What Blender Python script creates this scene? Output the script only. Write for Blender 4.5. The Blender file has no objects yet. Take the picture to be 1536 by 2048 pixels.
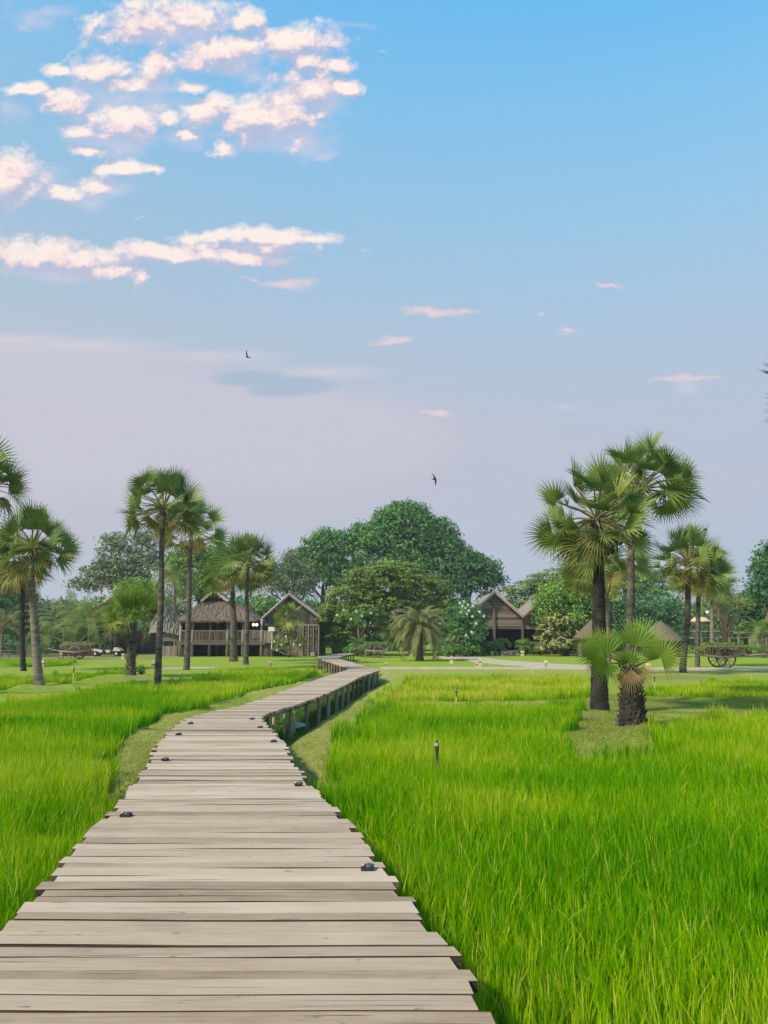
import bpy, math, random
import numpy as np
from mathutils import Vector, Matrix
random.seed(7); rng = np.random.default_rng(11)
C = bpy.context.scene.collection
R = math.radians

# ---------------------------------------------------------------- camera
F = 1537.0                       # focal length in photograph pixels (1536 x 2048)
PITCH = math.atan(246 / F)       # the camera looks slightly up
EYE = 2.15
CA, SA = math.cos(PITCH), math.sin(PITCH)
cam_d = bpy.data.cameras.new('camera'); cam = bpy.data.objects.new('camera', cam_d); C.objects.link(cam)
cam.location = (0, 0, EYE); cam.rotation_euler = (math.pi / 2 + PITCH, 0, 0)
cam_d.sensor_fit = 'VERTICAL'; cam_d.sensor_height = 24; cam_d.lens = 24 * F / 2048
cam_d.clip_start = 0.05; cam_d.clip_end = 6000
bpy.context.scene.camera = cam
bpy.context.scene.view_settings.view_transform = 'Standard'
bpy.context.scene.view_settings.look = 'None'
bpy.context.scene.view_settings.exposure = 0.0
bpy.context.scene.view_settings.gamma = 1.0
bpy.context.scene.cycles.max_bounces = 6
bpy.context.scene.cycles.transparent_max_bounces = 8
bpy.context.scene.cycles.caustics_reflective = False
bpy.context.scene.cycles.caustics_refractive = False

def ray(px, py):
    a, b = (px - 768) / F, (1024 - py) / F
    return np.array([a, CA - SA * b, SA + CA * b])
def gp(px, py, z=0.0):           # photograph pixel -> point on the level z
    d = ray(px, py); t = (z - EYE) / d[2]
    return (d[0] * t, d[1] * t, z)
def at(px, py, Y):               # photograph pixel -> point at depth Y
    d = ray(px, py); t = Y / d[1]
    return (d[0] * t, Y, EYE + d[2] * t)
def X(px, Y, py=1270): return at(px, py, Y)[0]
def Z(py, Y): return at(768, py, Y)[2]
def uv(px, py):                  # direction expressed on the vertical plane facing north
    d = ray(px, py); return d[0] / d[1], d[2] / d[1]

# ---------------------------------------------------------------- sun and sky
SUN_EL, SUN_AZ = R(42), R(236)    # azimuth clockwise from north (+Y): behind the camera, to the left
sun_d = bpy.data.lights.new('sun', 'SUN'); sun = bpy.data.objects.new('sun', sun_d); C.objects.link(sun)
sun_d.energy = 5.0; sun_d.angle = R(6); sun_d.color = (1.0, 0.87, 0.68)
sdir = Vector((math.sin(SUN_AZ) * math.cos(SUN_EL), math.cos(SUN_AZ) * math.cos(SUN_EL), math.sin(SUN_EL)))
sun.rotation_euler = (-sdir).to_track_quat('-Z', 'Y').to_euler()
sun.location = (-20, -30, 40)

world = bpy.data.worlds.new('World'); bpy.context.scene.world = world
world.use_nodes = True
WT = world.node_tree; WT.nodes.clear()
def wn(t, **k):
    n = WT.nodes.new(t)
    for a, b in k.items(): setattr(n, a, b)
    return n
def wl(a, b): WT.links.new(a, b)
def wmath(op, a, b=None, c=None, clamp=False):
    n = wn('ShaderNodeMath', operation=op, use_clamp=clamp)
    for i, v in enumerate((a, b, c)):
        if v is None: continue
        if isinstance(v, (int, float)): n.inputs[i].default_value = v
        else: wl(v, n.inputs[i])
    return n.outputs[0]
def wmix(f, a, b):
    n = wn('ShaderNodeMix', data_type='RGBA')
    if isinstance(f, (int, float)): n.inputs[0].default_value = f
    else: wl(f, n.inputs[0])
    for i, v in ((6, a), (7, b)):
        if isinstance(v, tuple): n.inputs[i].default_value = (*v, 1)
        else: wl(v, n.inputs[i])
    return n.outputs[2]
def srgb(h):
    v = [int(h[i:i + 2], 16) / 255 for i in (0, 2, 4)]
    return tuple(((c + .055) / 1.055) ** 2.4 if c > .04045 else c / 12.92 for c in v)
def wramp(f, stops, interp='LINEAR'):
    n = wn('ShaderNodeValToRGB'); n.color_ramp.interpolation = interp
    e = n.color_ramp.elements
    while len(e) < len(stops): e.new(0.5)
    for i, (p, c) in enumerate(stops): e[i].position = p; e[i].color = (*c, 1)
    wl(f, n.inputs[0]); return n.outputs[0]

tc = wn('ShaderNodeTexCoord'); sep = wn('ShaderNodeSeparateXYZ'); wl(tc.outputs['Generated'], sep.inputs[0])
dx, dy, dz = sep.outputs
elev = wmath('MULTIPLY', wmath('ARCSINE', dz), 2 / math.pi)          # 0 horizon .. 1 zenith
az = wmath('ARCTAN2', dx, dy)
def el(py): return math.asin(ray(768, py)[2] / np.linalg.norm(ray(768, py))) * 2 / math.pi
right = wramp(elev, [(0, srgb('B8C7DA')), (el(1150), srgb('B6C5D9')), (el(1000), srgb('C0C5D7')), (el(850), srgb('BCC8DB')), (el(650), srgb('AECBE6')), (el(450), srgb('97CDF0')), (el(250), srgb('82C8F5')), (el(0), srgb('60BEFA')), (1, srgb('4C9BE0'))])
left = wramp(elev, [(0, srgb('C4CADA')), (el(1150), srgb('C3C7D7')), (el(1000), srgb('C8C5D2')), (el(850), srgb('C8C5D1')), (el(700), srgb('BAC9DB')), (el(500), srgb('A5C7E2')), (el(250), srgb('8EC6EC')), (el(0), srgb('76C0F2')), (1, srgb('4C9BE0'))])
lr = wmath('MULTIPLY_ADD', az, 1 / 0.85, 0.44, clamp=True)
grad = wmix(lr, left, right)
skyt = wn('ShaderNodeTexSky', sky_type='NISHITA'); skyt.sun_disc = False
skyt.sun_elevation = SUN_EL; skyt.sun_rotation = SUN_AZ; skyt.air_density = 1.2; skyt.dust_density = 1.5
sc_ = wn('ShaderNodeVectorMath', operation='SCALE'); sc_.inputs[3].default_value = 0.10; wl(skyt.outputs[0], sc_.inputs[0])
base = wmix(0.08, grad, sc_.outputs[0])

# clouds: positions as directions of the sky (u = east/north, v = up/north)
STRONG = [(285,45,72,42),(385,38,66,26),(495,42,30,18),(585,82,85,26),(437,108,66,30),(500,88,40,20),(612,117,30,14),(682,130,26,12),
 (122,140,26,9),(205,142,52,24),(250,165,50,16),(305,140,34,30),(385,173,25,8),(42,179,40,9),(132,212,34,24),(245,245,72,24),(160,260,34,10),(333,228,20,18),(366,268,26,7),
 (172,302,34,9),(415,222,46,26),(500,240,60,36),(572,228,54,44),(625,182,46,34),(690,173,26,15),(646,232,11,6),(448,302,28,13),(495,280,20,24),
 (12,362,62,42),(250,338,44,10),(312,341,22,7),(195,372,30,16),(130,388,38,13),
 (50,512,88,26),(160,522,84,17),(210,547,58,12),(290,495,38,8),(365,508,112,14),(470,520,68,11),(545,474,92,12),(420,472,52,8),(625,478,30,8),(535,498,34,14),(648,498,7,7),(287,558,18,14),(497,559,13,4),
 (862,621,60,8),(935,622,20,6),(1215,568,30,4),(1352,760,34,6),(1400,751,36,5),(1072,619,5,4)]
WEAK = [(20,220,30,30),(350,275,70,26),(345,75,60,26),(205,339,14,12),(235,378,70,22),(180,400,60,22),(580,568,60,10),(785,680,36,9),(1138,662,20,5),(875,828,22,7),
 (700,50,60,14),(770,98,12,4),(560,290,110,30),(520,165,60,22),(60,30,60,30),(50,55,20,16),(715,495,26,4),(1130,810,40,7),(905,798,20,5),(1380,772,46,12),(460,120,90,50),(300,205,110,30),(715,436,16,3),(285,441,14,3),(640,310,40,10),(60,345,100,40),(590,275,110,42),(560,215,130,40),(230,285,130,34),(215,200,120,50),(440,115,110,46),(380,62,110,36),(170,385,90,34),(520,500,130,24),(120,545,150,20),(650,205,50,40),(430,8,90,16),(250,12,50,14),(100,18,60,18),(330,175,120,20)]
PINK = [(862,621,62,8),(935,622,22,6),(1215,569,30,4),(1345,762,32,5),(1400,752,38,6),(1370,757,30,5),(497,559,14,4),(572,567,46,8),(1138,662,16,4),(785,682,34,7),(1072,619,6,4),(648,498,8,7),(875,828,24,6),(545,520,40,8)]
STRONG = [(x, y, rx * 1.04 + 1, ry * 1.10 + 1) for x, y, rx, ry in STRONG if x < 760 and (x, y) not in ((497,559),(648,498))]
def pvec(offx=0., offy=0.):
    n = wn('ShaderNodeCombineXYZ')
    wl(wmath('DIVIDE', dx, dy), n.inputs[0]); wl(wmath('DIVIDE', dz, dy), n.inputs[1])
    return n.outputs[0]
P0 = pvec()
front = wmath('GREATER_THAN', dy, 0.15)
def fbm(vec, scale, det, rough=0.55, dist=0.0, sx=1.0):
    m = wn('ShaderNodeMapping'); m.inputs['Scale'].default_value = (sx, 1, 1); wl(vec, m.inputs[0])
    n = wn('ShaderNodeTexNoise'); n.inputs['Scale'].default_value = scale; n.inputs['Detail'].default_value = det
    n.inputs['Roughness'].default_value = rough; n.inputs['Distortion'].default_value = dist; wl(m.outputs[0], n.inputs['Vector'])
    return n.outputs[0]
def mask(vec, lst):
    out = None
    for (cx, cy, rx, ry) in lst:
        u0, v0 = uv(cx, cy); ru = (uv(cx + rx, cy)[0] - uv(cx - rx, cy)[0]) / 2; rv = (uv(cx, cy - ry)[1] - uv(cx, cy + ry)[1]) / 2
        n = wn('ShaderNodeVectorMath', operation='MULTIPLY_ADD'); wl(vec, n.inputs[0])
        n.inputs[1].default_value = (1 / ru, 1 / rv, 0); n.inputs[2].default_value = (-u0 / ru, -v0 / rv, 0)
        l = wn('ShaderNodeVectorMath', operation='LENGTH'); wl(n.outputs[0], l.inputs[0])
        if out is None: out = l.outputs['Value']
        else:
            s = wn('ShaderNodeMath', operation='SMOOTH_MIN'); wl(out, s.inputs[0]); wl(l.outputs['Value'], s.inputs[1]); s.inputs[2].default_value = 0.12
            out = s.outputs[0]
    return out
def shifted(vec, ox, oy):
    n = wn('ShaderNodeVectorMath', operation='ADD'); wl(vec, n.inputs[0]); n.inputs[1].default_value = (ox, oy, 0); return n.outputs[0]
def warp(vec, amp=(0.050, 0.036), sc=19):
    n = wn('ShaderNodeTexNoise'); n.inputs['Scale'].default_value = sc; n.inputs['Detail'].default_value = 6; n.inputs['Roughness'].default_value = 0.62; wl(vec, n.inputs['Vector'])
    m = wn('ShaderNodeVectorMath', operation='MULTIPLY_ADD'); wl(n.outputs['Color'], m.inputs[0]); m.inputs[1].default_value = (*amp, 0); m.inputs[2].default_value = (-amp[0] / 2, -amp[1] / 2, 0)
    s = wn('ShaderNodeVectorMath', operation='ADD'); wl(vec, s.inputs[0]); wl(m.outputs[0], s.inputs[1]); return s.outputs[0]
def cloud(vec, lst, off_=-0.86):
    q = mask(warp(vec), lst)
    n1 = fbm(vec, 42, 10, 0.64, 0.3, 0.85)
    n2 = fbm(vec, 12, 4, 0.55)
    nn = wmath('ADD', wmath('MULTIPLY', n1, 2.7), wmath('MULTIPLY', n2, 1.9))
    return wmath('SUBTRACT', wmath('ADD', nn, off_), q)     # > 0 inside the cloud
d0 = cloud(P0, STRONG)
d1 = cloud(shifted(P0, -0.006, 0.020), STRONG)
alpha = wmath('SMOOTH_MAX', wmath('MULTIPLY', wmath('ADD', d0, 0.08), 1.15), 0.0, 0.1, clamp=True)
lit = wmath('MULTIPLY_ADD', wmath('SUBTRACT', d0, d1), 0.85, 0.44, clamp=True)
ccol = wramp(lit, [(0.0, srgb('B4C0DC')), (0.3, srgb('C9C8DC')), (0.55, srgb('EEDCE2')), (0.8, srgb('FBE5E3')), (1.0, srgb('FFF2EA'))])
pk = cloud(P0, PINK, -1.05); palpha = wmath('MULTIPLY', wmath('SMOOTH_MAX', wmath('ADD', pk, 0.15), 0.0, 0.12), 0.75, clamp=True)
low = wmath('SUBTRACT', 1.0, wmath('MULTIPLY', elev, 1 / el(420)), clamp=True)
ccol = wmix(wmath('MULTIPLY', low, 0.55), ccol, srgb('E9CFD3'))
w0 = wmath('SUBTRACT', wmath('ADD', wmath('MULTIPLY', fbm(P0, 20, 7, 0.62, 0.2, 0.7), 2.6), -0.45), mask(warp(P0, (0.07, 0.05), 11), WEAK))
walpha = wmath('MULTIPLY', wmath('SMOOTH_MAX', wmath('ADD', w0, 0.12), 0.0, 0.15), 0.7, clamp=True)
walpha = wmath('MINIMUM', walpha, 0.72)
# soft lavender veil low on the left, with a blue gap in it
veil = wmath('SUBTRACT', wmath('ADD', wmath('MULTIPLY', fbm(P0, 5, 5, 0.5, 0.3, 0.35), 0.8), 0.62), mask(P0, [(150,850,620,170),(520,880,420,130),(60,730,330,60)]))
gap = wmath('SUBTRACT', wmath('ADD', wmath('MULTIPLY', fbm(P0, 14, 4, 0.5, 0.2, 0.4), 0.8), 0.62), mask(P0, [(500,758,95,20),(590,772,95,22),(555,780,80,18)]))
veil_a = wmath('MULTIPLY', wmath('MULTIPLY', wmath('MULTIPLY', veil, 2.6, clamp=True), 0.78), wmath('SUBTRACT', 1.0, wmath('MULTIPLY', wmath('MULTIPLY', gap, 2.2, clamp=True), 0.95)))
s1 = wmix(wmath('MULTIPLY', veil_a, front), base, srgb('CBCAD7'))
streak = wmath('SUBTRACT', wmath('ADD', wmath('MULTIPLY', fbm(P0, 9, 6, 0.55, 0.3, 0.3), 1.6), 0.1), mask(P0, [(180,690,240,22),(420,712,220,18),(650,745,160,18),(40,678,160,18)]))
s1 = wmix(wmath('MULTIPLY', wmath('MULTIPLY', streak, 0.7, clamp=True), front), s1, srgb('DCD4DC'))
s1 = wmix(wmath('MULTIPLY', wmath('MULTIPLY', wmath('MULTIPLY', gap, 2.4, clamp=True), 0.7), front), s1, srgb('A5BBD0'))
s2 = wmix(wmath('MULTIPLY', walpha, front), s1, srgb('D0D1E6'))
s2 = wmix(wmath('MULTIPLY', palpha, front), s2, srgb('EAD3DA'))
s3 = wmix(wmath('MULTIPLY', alpha, front), s2, ccol)
bg = wn('ShaderNodeBackground'); wl(s3, bg.inputs[0]); bg.inputs[1].default_value = 1.0
wo = wn('ShaderNodeOutputWorld'); wl(bg.outputs[0], wo.inputs[0])
world.cycles.sampling_method = 'MANUAL'; world.cycles.sample_map_resolution = 512

# ---------------------------------------------------------------- materials
def mat(name, stops, scale=3.0, rough=0.85, detail=6, mapscale=(1, 1, 1), bump=0.0, bscale=None, attr=None, attr_amt=1.0, transl=0.0, coord='Object', spec=0.25, dark=None):
    """ramp of real-world colours driven by noise (and by a per-piece random value 'tint')"""
    m = bpy.data.materials.new(name); m.use_nodes = True; t = m.node_tree; t.nodes.clear()
    def N(k): return t.nodes.new(k)
    L = t.links.new
    tcn = N('ShaderNodeTexCoord'); mp = N('ShaderNodeMapping'); mp.inputs['Scale'].default_value = mapscale
    L(tcn.outputs[coord], mp.inputs[0])
    nz = N('ShaderNodeTexNoise'); nz.inputs['Scale'].default_value = scale; nz.inputs['Detail'].default_value = detail; nz.inputs['Roughness'].default_value = 0.6
    L(mp.outputs[0], nz.inputs['Vector'])
    rp = N('ShaderNodeValToRGB'); e = rp.color_ramp.elements
    while len(e) < len(stops): e.new(0.5)
    for i, (p, c) in enumerate(stops): e[i].position = p; e[i].color = (*c, 1)
    fac = nz.outputs[0]
    if attr:
        a = N('ShaderNodeAttribute'); a.attribute_name = attr
        mx = N('ShaderNodeMix'); mx.data_type = 'FLOAT'; mx.inputs[0].default_value = attr_amt
        L(fac, mx.inputs[2]); L(a.outputs['Fac'], mx.inputs[3]); fac = mx.outputs[0]
    L(fac, rp.inputs[0])
    p = N('ShaderNodeBsdfPrincipled'); p.inputs['Roughness'].default_value = rough; p.inputs['Specular IOR Level'].default_value = spec
    L(rp.outputs[0], p.inputs['Base Color'])
    out = N('ShaderNodeOutputMaterial'); sh = p.outputs[0]
    if bump:
        n2 = N('ShaderNodeTexNoise'); n2.inputs['Scale'].default_value = bscale or scale * 3; n2.inputs['Detail'].default_value = 5; L(mp.outputs[0], n2.inputs['Vector'])
        b = N('ShaderNodeBump'); b.inputs['Strength'].default_value = bump; b.inputs['Distance'].default_value = 0.05
        L(n2.outputs[0], b.inputs['Height']); L(b.outputs[0], p.inputs['Normal'])
    if transl:
        tr = N('ShaderNodeBsdfTranslucent'); L(rp.outputs[0], tr.inputs[0]); ms = N('ShaderNodeMixShader'); ms.inputs[0].default_value = transl
        L(p.outputs[0], ms.inputs[1]); L(tr.outputs[0], ms.inputs[2]); sh = ms.outputs[0]
    L(sh, out.inputs[0]); return m
def emit(name, col, s):
    m = bpy.data.materials.new(name); m.use_nodes = True; t = m.node_tree; t.nodes.clear()
    e = t.nodes.new('ShaderNodeEmission'); e.inputs[0].default_value = (*col, 1); e.inputs[1].default_value = s
    o = t.nodes.new('ShaderNodeOutputMaterial'); t.links.new(e.outputs[0], o.inputs[0]); return m

M = {}
def leafmat(name, a, b, c, tr=0.3): M[name] = mat(name, [(0.1, a), (0.5, b), (0.9, c)], 0.6, 0.6, 3, attr='tint', attr_amt=0.75, transl=tr, spec=0.3)
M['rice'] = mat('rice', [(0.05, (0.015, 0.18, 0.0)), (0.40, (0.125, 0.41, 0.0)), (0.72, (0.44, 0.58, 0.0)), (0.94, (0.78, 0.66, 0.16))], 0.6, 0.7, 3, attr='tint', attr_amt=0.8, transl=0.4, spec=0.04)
leafmat('short_grass', (0.18, 0.24, 0.03), (0.33, 0.37, 0.07), (0.50, 0.49, 0.15), 0.2)
leafmat('dark_leaf', (0.055, 0.165, 0.047), (0.112, 0.276, 0.074), (0.213, 0.419, 0.101))
leafmat('mid_leaf', (0.074, 0.195, 0.035), (0.160, 0.332, 0.057), (0.296, 0.479, 0.082))
leafmat('olive_leaf', (0.094, 0.165, 0.035), (0.199, 0.290, 0.056), (0.336, 0.425, 0.089))
leafmat('bright_leaf', (0.094, 0.222, 0.030), (0.207, 0.386, 0.056), (0.355, 0.532, 0.091))
leafmat('grey_leaf', (0.099, 0.158, 0.076), (0.215, 0.285, 0.139), (0.363, 0.411, 0.227))
leafmat('yellow_leaf', (0.121, 0.182, 0.039), (0.290, 0.327, 0.099), (0.544, 0.508, 0.220))
leafmat('teal_leaf', (0.039, 0.132, 0.049), (0.084, 0.221, 0.078), (0.166, 0.332, 0.106))
leafmat('fan_leaf', (0.050, 0.120, 0.024), (0.173, 0.256, 0.050), (0.486, 0.512, 0.121), 0.22)
leafmat('young_fan_leaf', (0.054, 0.132, 0.010), (0.144, 0.264, 0.018), (0.430, 0.436, 0.049), 0.25)
leafmat('frond_leaf', (0.085, 0.154, 0.030), (0.207, 0.293, 0.061), (0.378, 0.429, 0.102), 0.25)
leafmat('date_leaf', (0.099, 0.132, 0.030), (0.209, 0.237, 0.070), (0.363, 0.352, 0.130), 0.2)
leafmat('dead_frond', (0.25, 0.13, 0.04), (0.45, 0.29, 0.11), (0.60, 0.42, 0.20), 0.25)
leafmat('yellowing_frond', (0.06, 0.11, 0.02), (0.22, 0.22, 0.05), (0.48, 0.30, 0.09), 0.22)
M['petiole'] = mat('petiole', [(0.2, (0.15, 0.14, 0.05)), (0.8, (0.30, 0.26, 0.11))], 5)
M['palm_bark'] = mat('palm_bark', [(0.30, (0.035, 0.031, 0.028)), (0.5, (0.11, 0.095, 0.08)), (0.72, (0.22, 0.19, 0.155))], 2.2, mapscale=(1, 1, 3.2), bump=0.8, bscale=12)
M['pale_palm_bark'] = mat('pale_palm_bark', [(0.30, (0.08, 0.065, 0.05)), (0.5, (0.22, 0.18, 0.14)), (0.72, (0.36, 0.31, 0.25))], 2.2, mapscale=(1, 1, 4), bump=0.7, bscale=12)
M['burnt_bark'] = mat('burnt_bark', [(0.35, (0.018, 0.017, 0.016)), (0.6, (0.045, 0.04, 0.037)), (0.85, (0.11, 0.095, 0.08))], 4, mapscale=(1, 1, 1.5), bump=0.9, bscale=14)
M['boot_bark'] = mat('boot_bark', [(0.25, (0.03, 0.026, 0.022)), (0.5, (0.09, 0.075, 0.06)), (0.8, (0.24, 0.20, 0.16))], 6, bump=0.9, attr='tint', attr_amt=0.6)
M['tree_bark'] = mat('tree_bark', [(0.3, (0.05, 0.04, 0.03)), (0.7, (0.16, 0.13, 0.10))], 5, bump=0.6)
M['pale_bark'] = mat('pale_bark', [(0.3, (0.22, 0.17, 0.12)), (0.7, (0.42, 0.34, 0.26))], 5, bump=0.5)
def woodmat(name, a, b, c, axis=0, sc=2.0):
    ms = [14, 14, 14]; ms[axis] = 1.0
    M[name] = mat(name, [(0.28, a), (0.5, b), (0.75, c)], sc, 0.85, 8, mapscale=tuple(ms), bump=0.35, bscale=sc * 2, attr='tint', attr_amt=0.45, spec=0.2)
woodmat('vertical_boards', (0.055, 0.044, 0.036), (0.12, 0.10, 0.083), (0.22, 0.19, 0.16), 2)
woodmat('horizontal_boards', (0.085, 0.068, 0.054), (0.19, 0.155, 0.125), (0.31, 0.26, 0.21), 0)
woodmat('pink_boards', (0.16, 0.115, 0.10), (0.28, 0.20, 0.175), (0.42, 0.31, 0.27), 2)
woodmat('post_wood', (0.12, 0.10, 0.08), (0.24, 0.20, 0.165), (0.36, 0.31, 0.26), 2)
woodmat('rail_wood', (0.12, 0.10, 0.08), (0.24, 0.20, 0.16), (0.36, 0.31, 0.25), 0)
woodmat('gap_shade_wood', (0.05, 0.035, 0.025), (0.09, 0.065, 0.047), (0.15, 0.115, 0.085), 0)
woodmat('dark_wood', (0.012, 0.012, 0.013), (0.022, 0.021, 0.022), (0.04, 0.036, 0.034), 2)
woodmat('barge_wood', (0.32, 0.27, 0.24), (0.46, 0.40, 0.36), (0.60, 0.53, 0.49), 0)
woodmat('pale_wood', (0.45, 0.33, 0.19), (0.62, 0.49, 0.31), (0.74, 0.62, 0.44), 2)
woodmat('pier_wood', (0.15, 0.135, 0.095), (0.30, 0.27, 0.20), (0.45, 0.41, 0.31), 2)
M['thatch'] = mat('thatch', [(0.25, (0.075, 0.056, 0.042)), (0.5, (0.175, 0.135, 0.105)), (0.78, (0.31, 0.25, 0.20))], 9, mapscale=(1.6, 1.6, 0.35), bump=0.8, bscale=30, attr='tint', attr_amt=0.25)
M['tiles'] = mat('tiles', [(0.3, (0.30, 0.25, 0.22)), (0.55, (0.33, 0.19, 0.13)), (0.8, (0.50, 0.43, 0.39))], 2.5, mapscale=(0.5, 3, 1), bump=0.5)
M['grey_tiles'] = mat('grey_tiles', [(0.3, (0.20, 0.17, 0.14)), (0.55, (0.30, 0.25, 0.21)), (0.8, (0.42, 0.37, 0.32))], 2.5, mapscale=(0.5, 3, 1), bump=0.5)
M['white_cloth'] = mat('white_cloth', [(0.3, (0.70, 0.69, 0.68)), (0.7, (0.82, 0.81, 0.80))], 3)
M['wicker'] = mat('wicker', [(0.3, (0.42, 0.29, 0.13)), (0.7, (0.62, 0.46, 0.24))], 12)
M['black_metal'] = mat('black_metal', [(0.3, (0.012, 0.013, 0.016)), (0.7, (0.03, 0.032, 0.038))], 4, 0.45, spec=0.5)
M['grey_metal'] = mat('grey_metal', [(0.3, (0.04, 0.055, 0.055)), (0.7, (0.09, 0.11, 0.11))], 6, 0.4, spec=0.5)
M['clear_lens'] = mat('clear_lens', [(0.3, (0.35, 0.32, 0.26)), (0.7, (0.48, 0.44, 0.36))], 6, 0.3, spec=0.6)
M['cream_paint'] = mat('cream_paint', [(0.3, (0.55, 0.52, 0.42)), (0.7, (0.68, 0.65, 0.54))], 3, 0.4, spec=0.5)
M['red_paint'] = mat('red_paint', [(0.3, (0.10, 0.02, 0.025)), (0.7, (0.18, 0.04, 0.045))], 3)
M['green_paint'] = mat('green_paint', [(0.3, (0.22, 0.48, 0.30)), (0.55, (0.32, 0.58, 0.40)), (0.8, (0.46, 0.68, 0.52))], 5, 0.5, spec=0.4)
M['rubber'] = mat('rubber', [(0.3, (0.012, 0.012, 0.013)), (0.7, (0.025, 0.025, 0.026))], 4)
M['orange_cloth'] = mat('orange_cloth', [(0.3, (0.62, 0.42, 0.28)), (0.7, (0.75, 0.55, 0.38))], 3)
M['feathers'] = mat('feathers', [(0.3, (0.008, 0.008, 0.012)), (0.7, (0.02, 0.02, 0.028))], 30)
M['petal'] = mat('petal', [(0.3, (0.76, 0.77, 0.70)), (0.7, (0.85, 0.85, 0.80))], 5, transl=0.2)
M['fruit'] = mat('fruit', [(0.35, (0.03, 0.02, 0.018)), (0.6, (0.10, 0.07, 0.05)), (0.75, (0.45, 0.36, 0.18))], 7, 0.4, spec=0.5)
M['lamp'] = emit('lamp', (1.0, 0.72, 0.42), 6.0)
M['soil'] = mat('soil', [(0.3, (0.10, 0.08, 0.05)), (0.7, (0.20, 0.16, 0.11))], 4)
M['concrete'] = mat('concrete', [(0.3, (0.40, 0.34, 0.25)), (0.7, (0.54, 0.47, 0.36))], 1.3, bump=0.2)
M['straw'] = mat('straw', [(0.3, (0.24, 0.24, 0.10)), (0.7, (0.42, 0.42, 0.20))], 8, bump=0.8)
M['weather_grey'] = mat('weather_grey', [(0.3, (0.13, 0.12, 0.09)), (0.6, (0.24, 0.225, 0.17)), (0.85, (0.36, 0.33, 0.26))], 3, mapscale=(1, 1, 3), bump=0.5)
# ---------------------------------------------------------------- helpers
def tag(o, label=None, cat=None, group=None, kind=None):
    if label: o['label'] = label
    if cat: o['category'] = cat
    if group: o['group'] = group
    if kind: o['kind'] = kind
    return o
def empty(name, loc, label, cat, group=None):
    o = bpy.data.objects.new(name, None); C.objects.link(o); o.location = loc; o.empty_display_size = 0.2
    return tag(o, label, cat, group)
def link(name, me, parent=None, m=None, label=None):
    """geometry is given in world space; a child is moved to its parent's frame"""
    o = bpy.data.objects.new(name, me); C.objects.link(o)
    if m: me.materials.append(M[m] if isinstance(m, str) else m)
    if parent is not None:
        o.parent = parent
        o.matrix_parent_inverse = Matrix.Translation(-Vector(parent.location))
    if label: o['label'] = label
    return o
def np_mesh(name, v, faces, tint=None, smooth=False):
    """faces: list of int arrays (n,k)"""
    me = bpy.data.meshes.new(name); v = np.asarray(v, np.float32)
    faces = [np.asarray(f, np.int32) for f in faces if len(f)]
    me.vertices.add(len(v)); me.vertices.foreach_set('co', v.ravel())
    loops = np.concatenate([f.ravel() for f in faces]); tot = np.concatenate([np.full(len(f), f.shape[1], np.int32) for f in faces])
    start = np.concatenate([[0], np.cumsum(tot)[:-1]]).astype(np.int32)
    me.loops.add(len(loops)); me.loops.foreach_set('vertex_index', loops)
    me.polygons.add(len(tot)); me.polygons.foreach_set('loop_start', start); me.polygons.foreach_set('loop_total', tot)
    if smooth: me.polygons.foreach_set('use_smooth', np.ones(len(tot), bool))
    if tint is not None:
        a = me.attributes.new('tint', 'FLOAT', 'POINT'); a.data.foreach_set('value', np.asarray(tint, np.float32))
    me.update(calc_edges=True); me.validate(); return me

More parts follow.
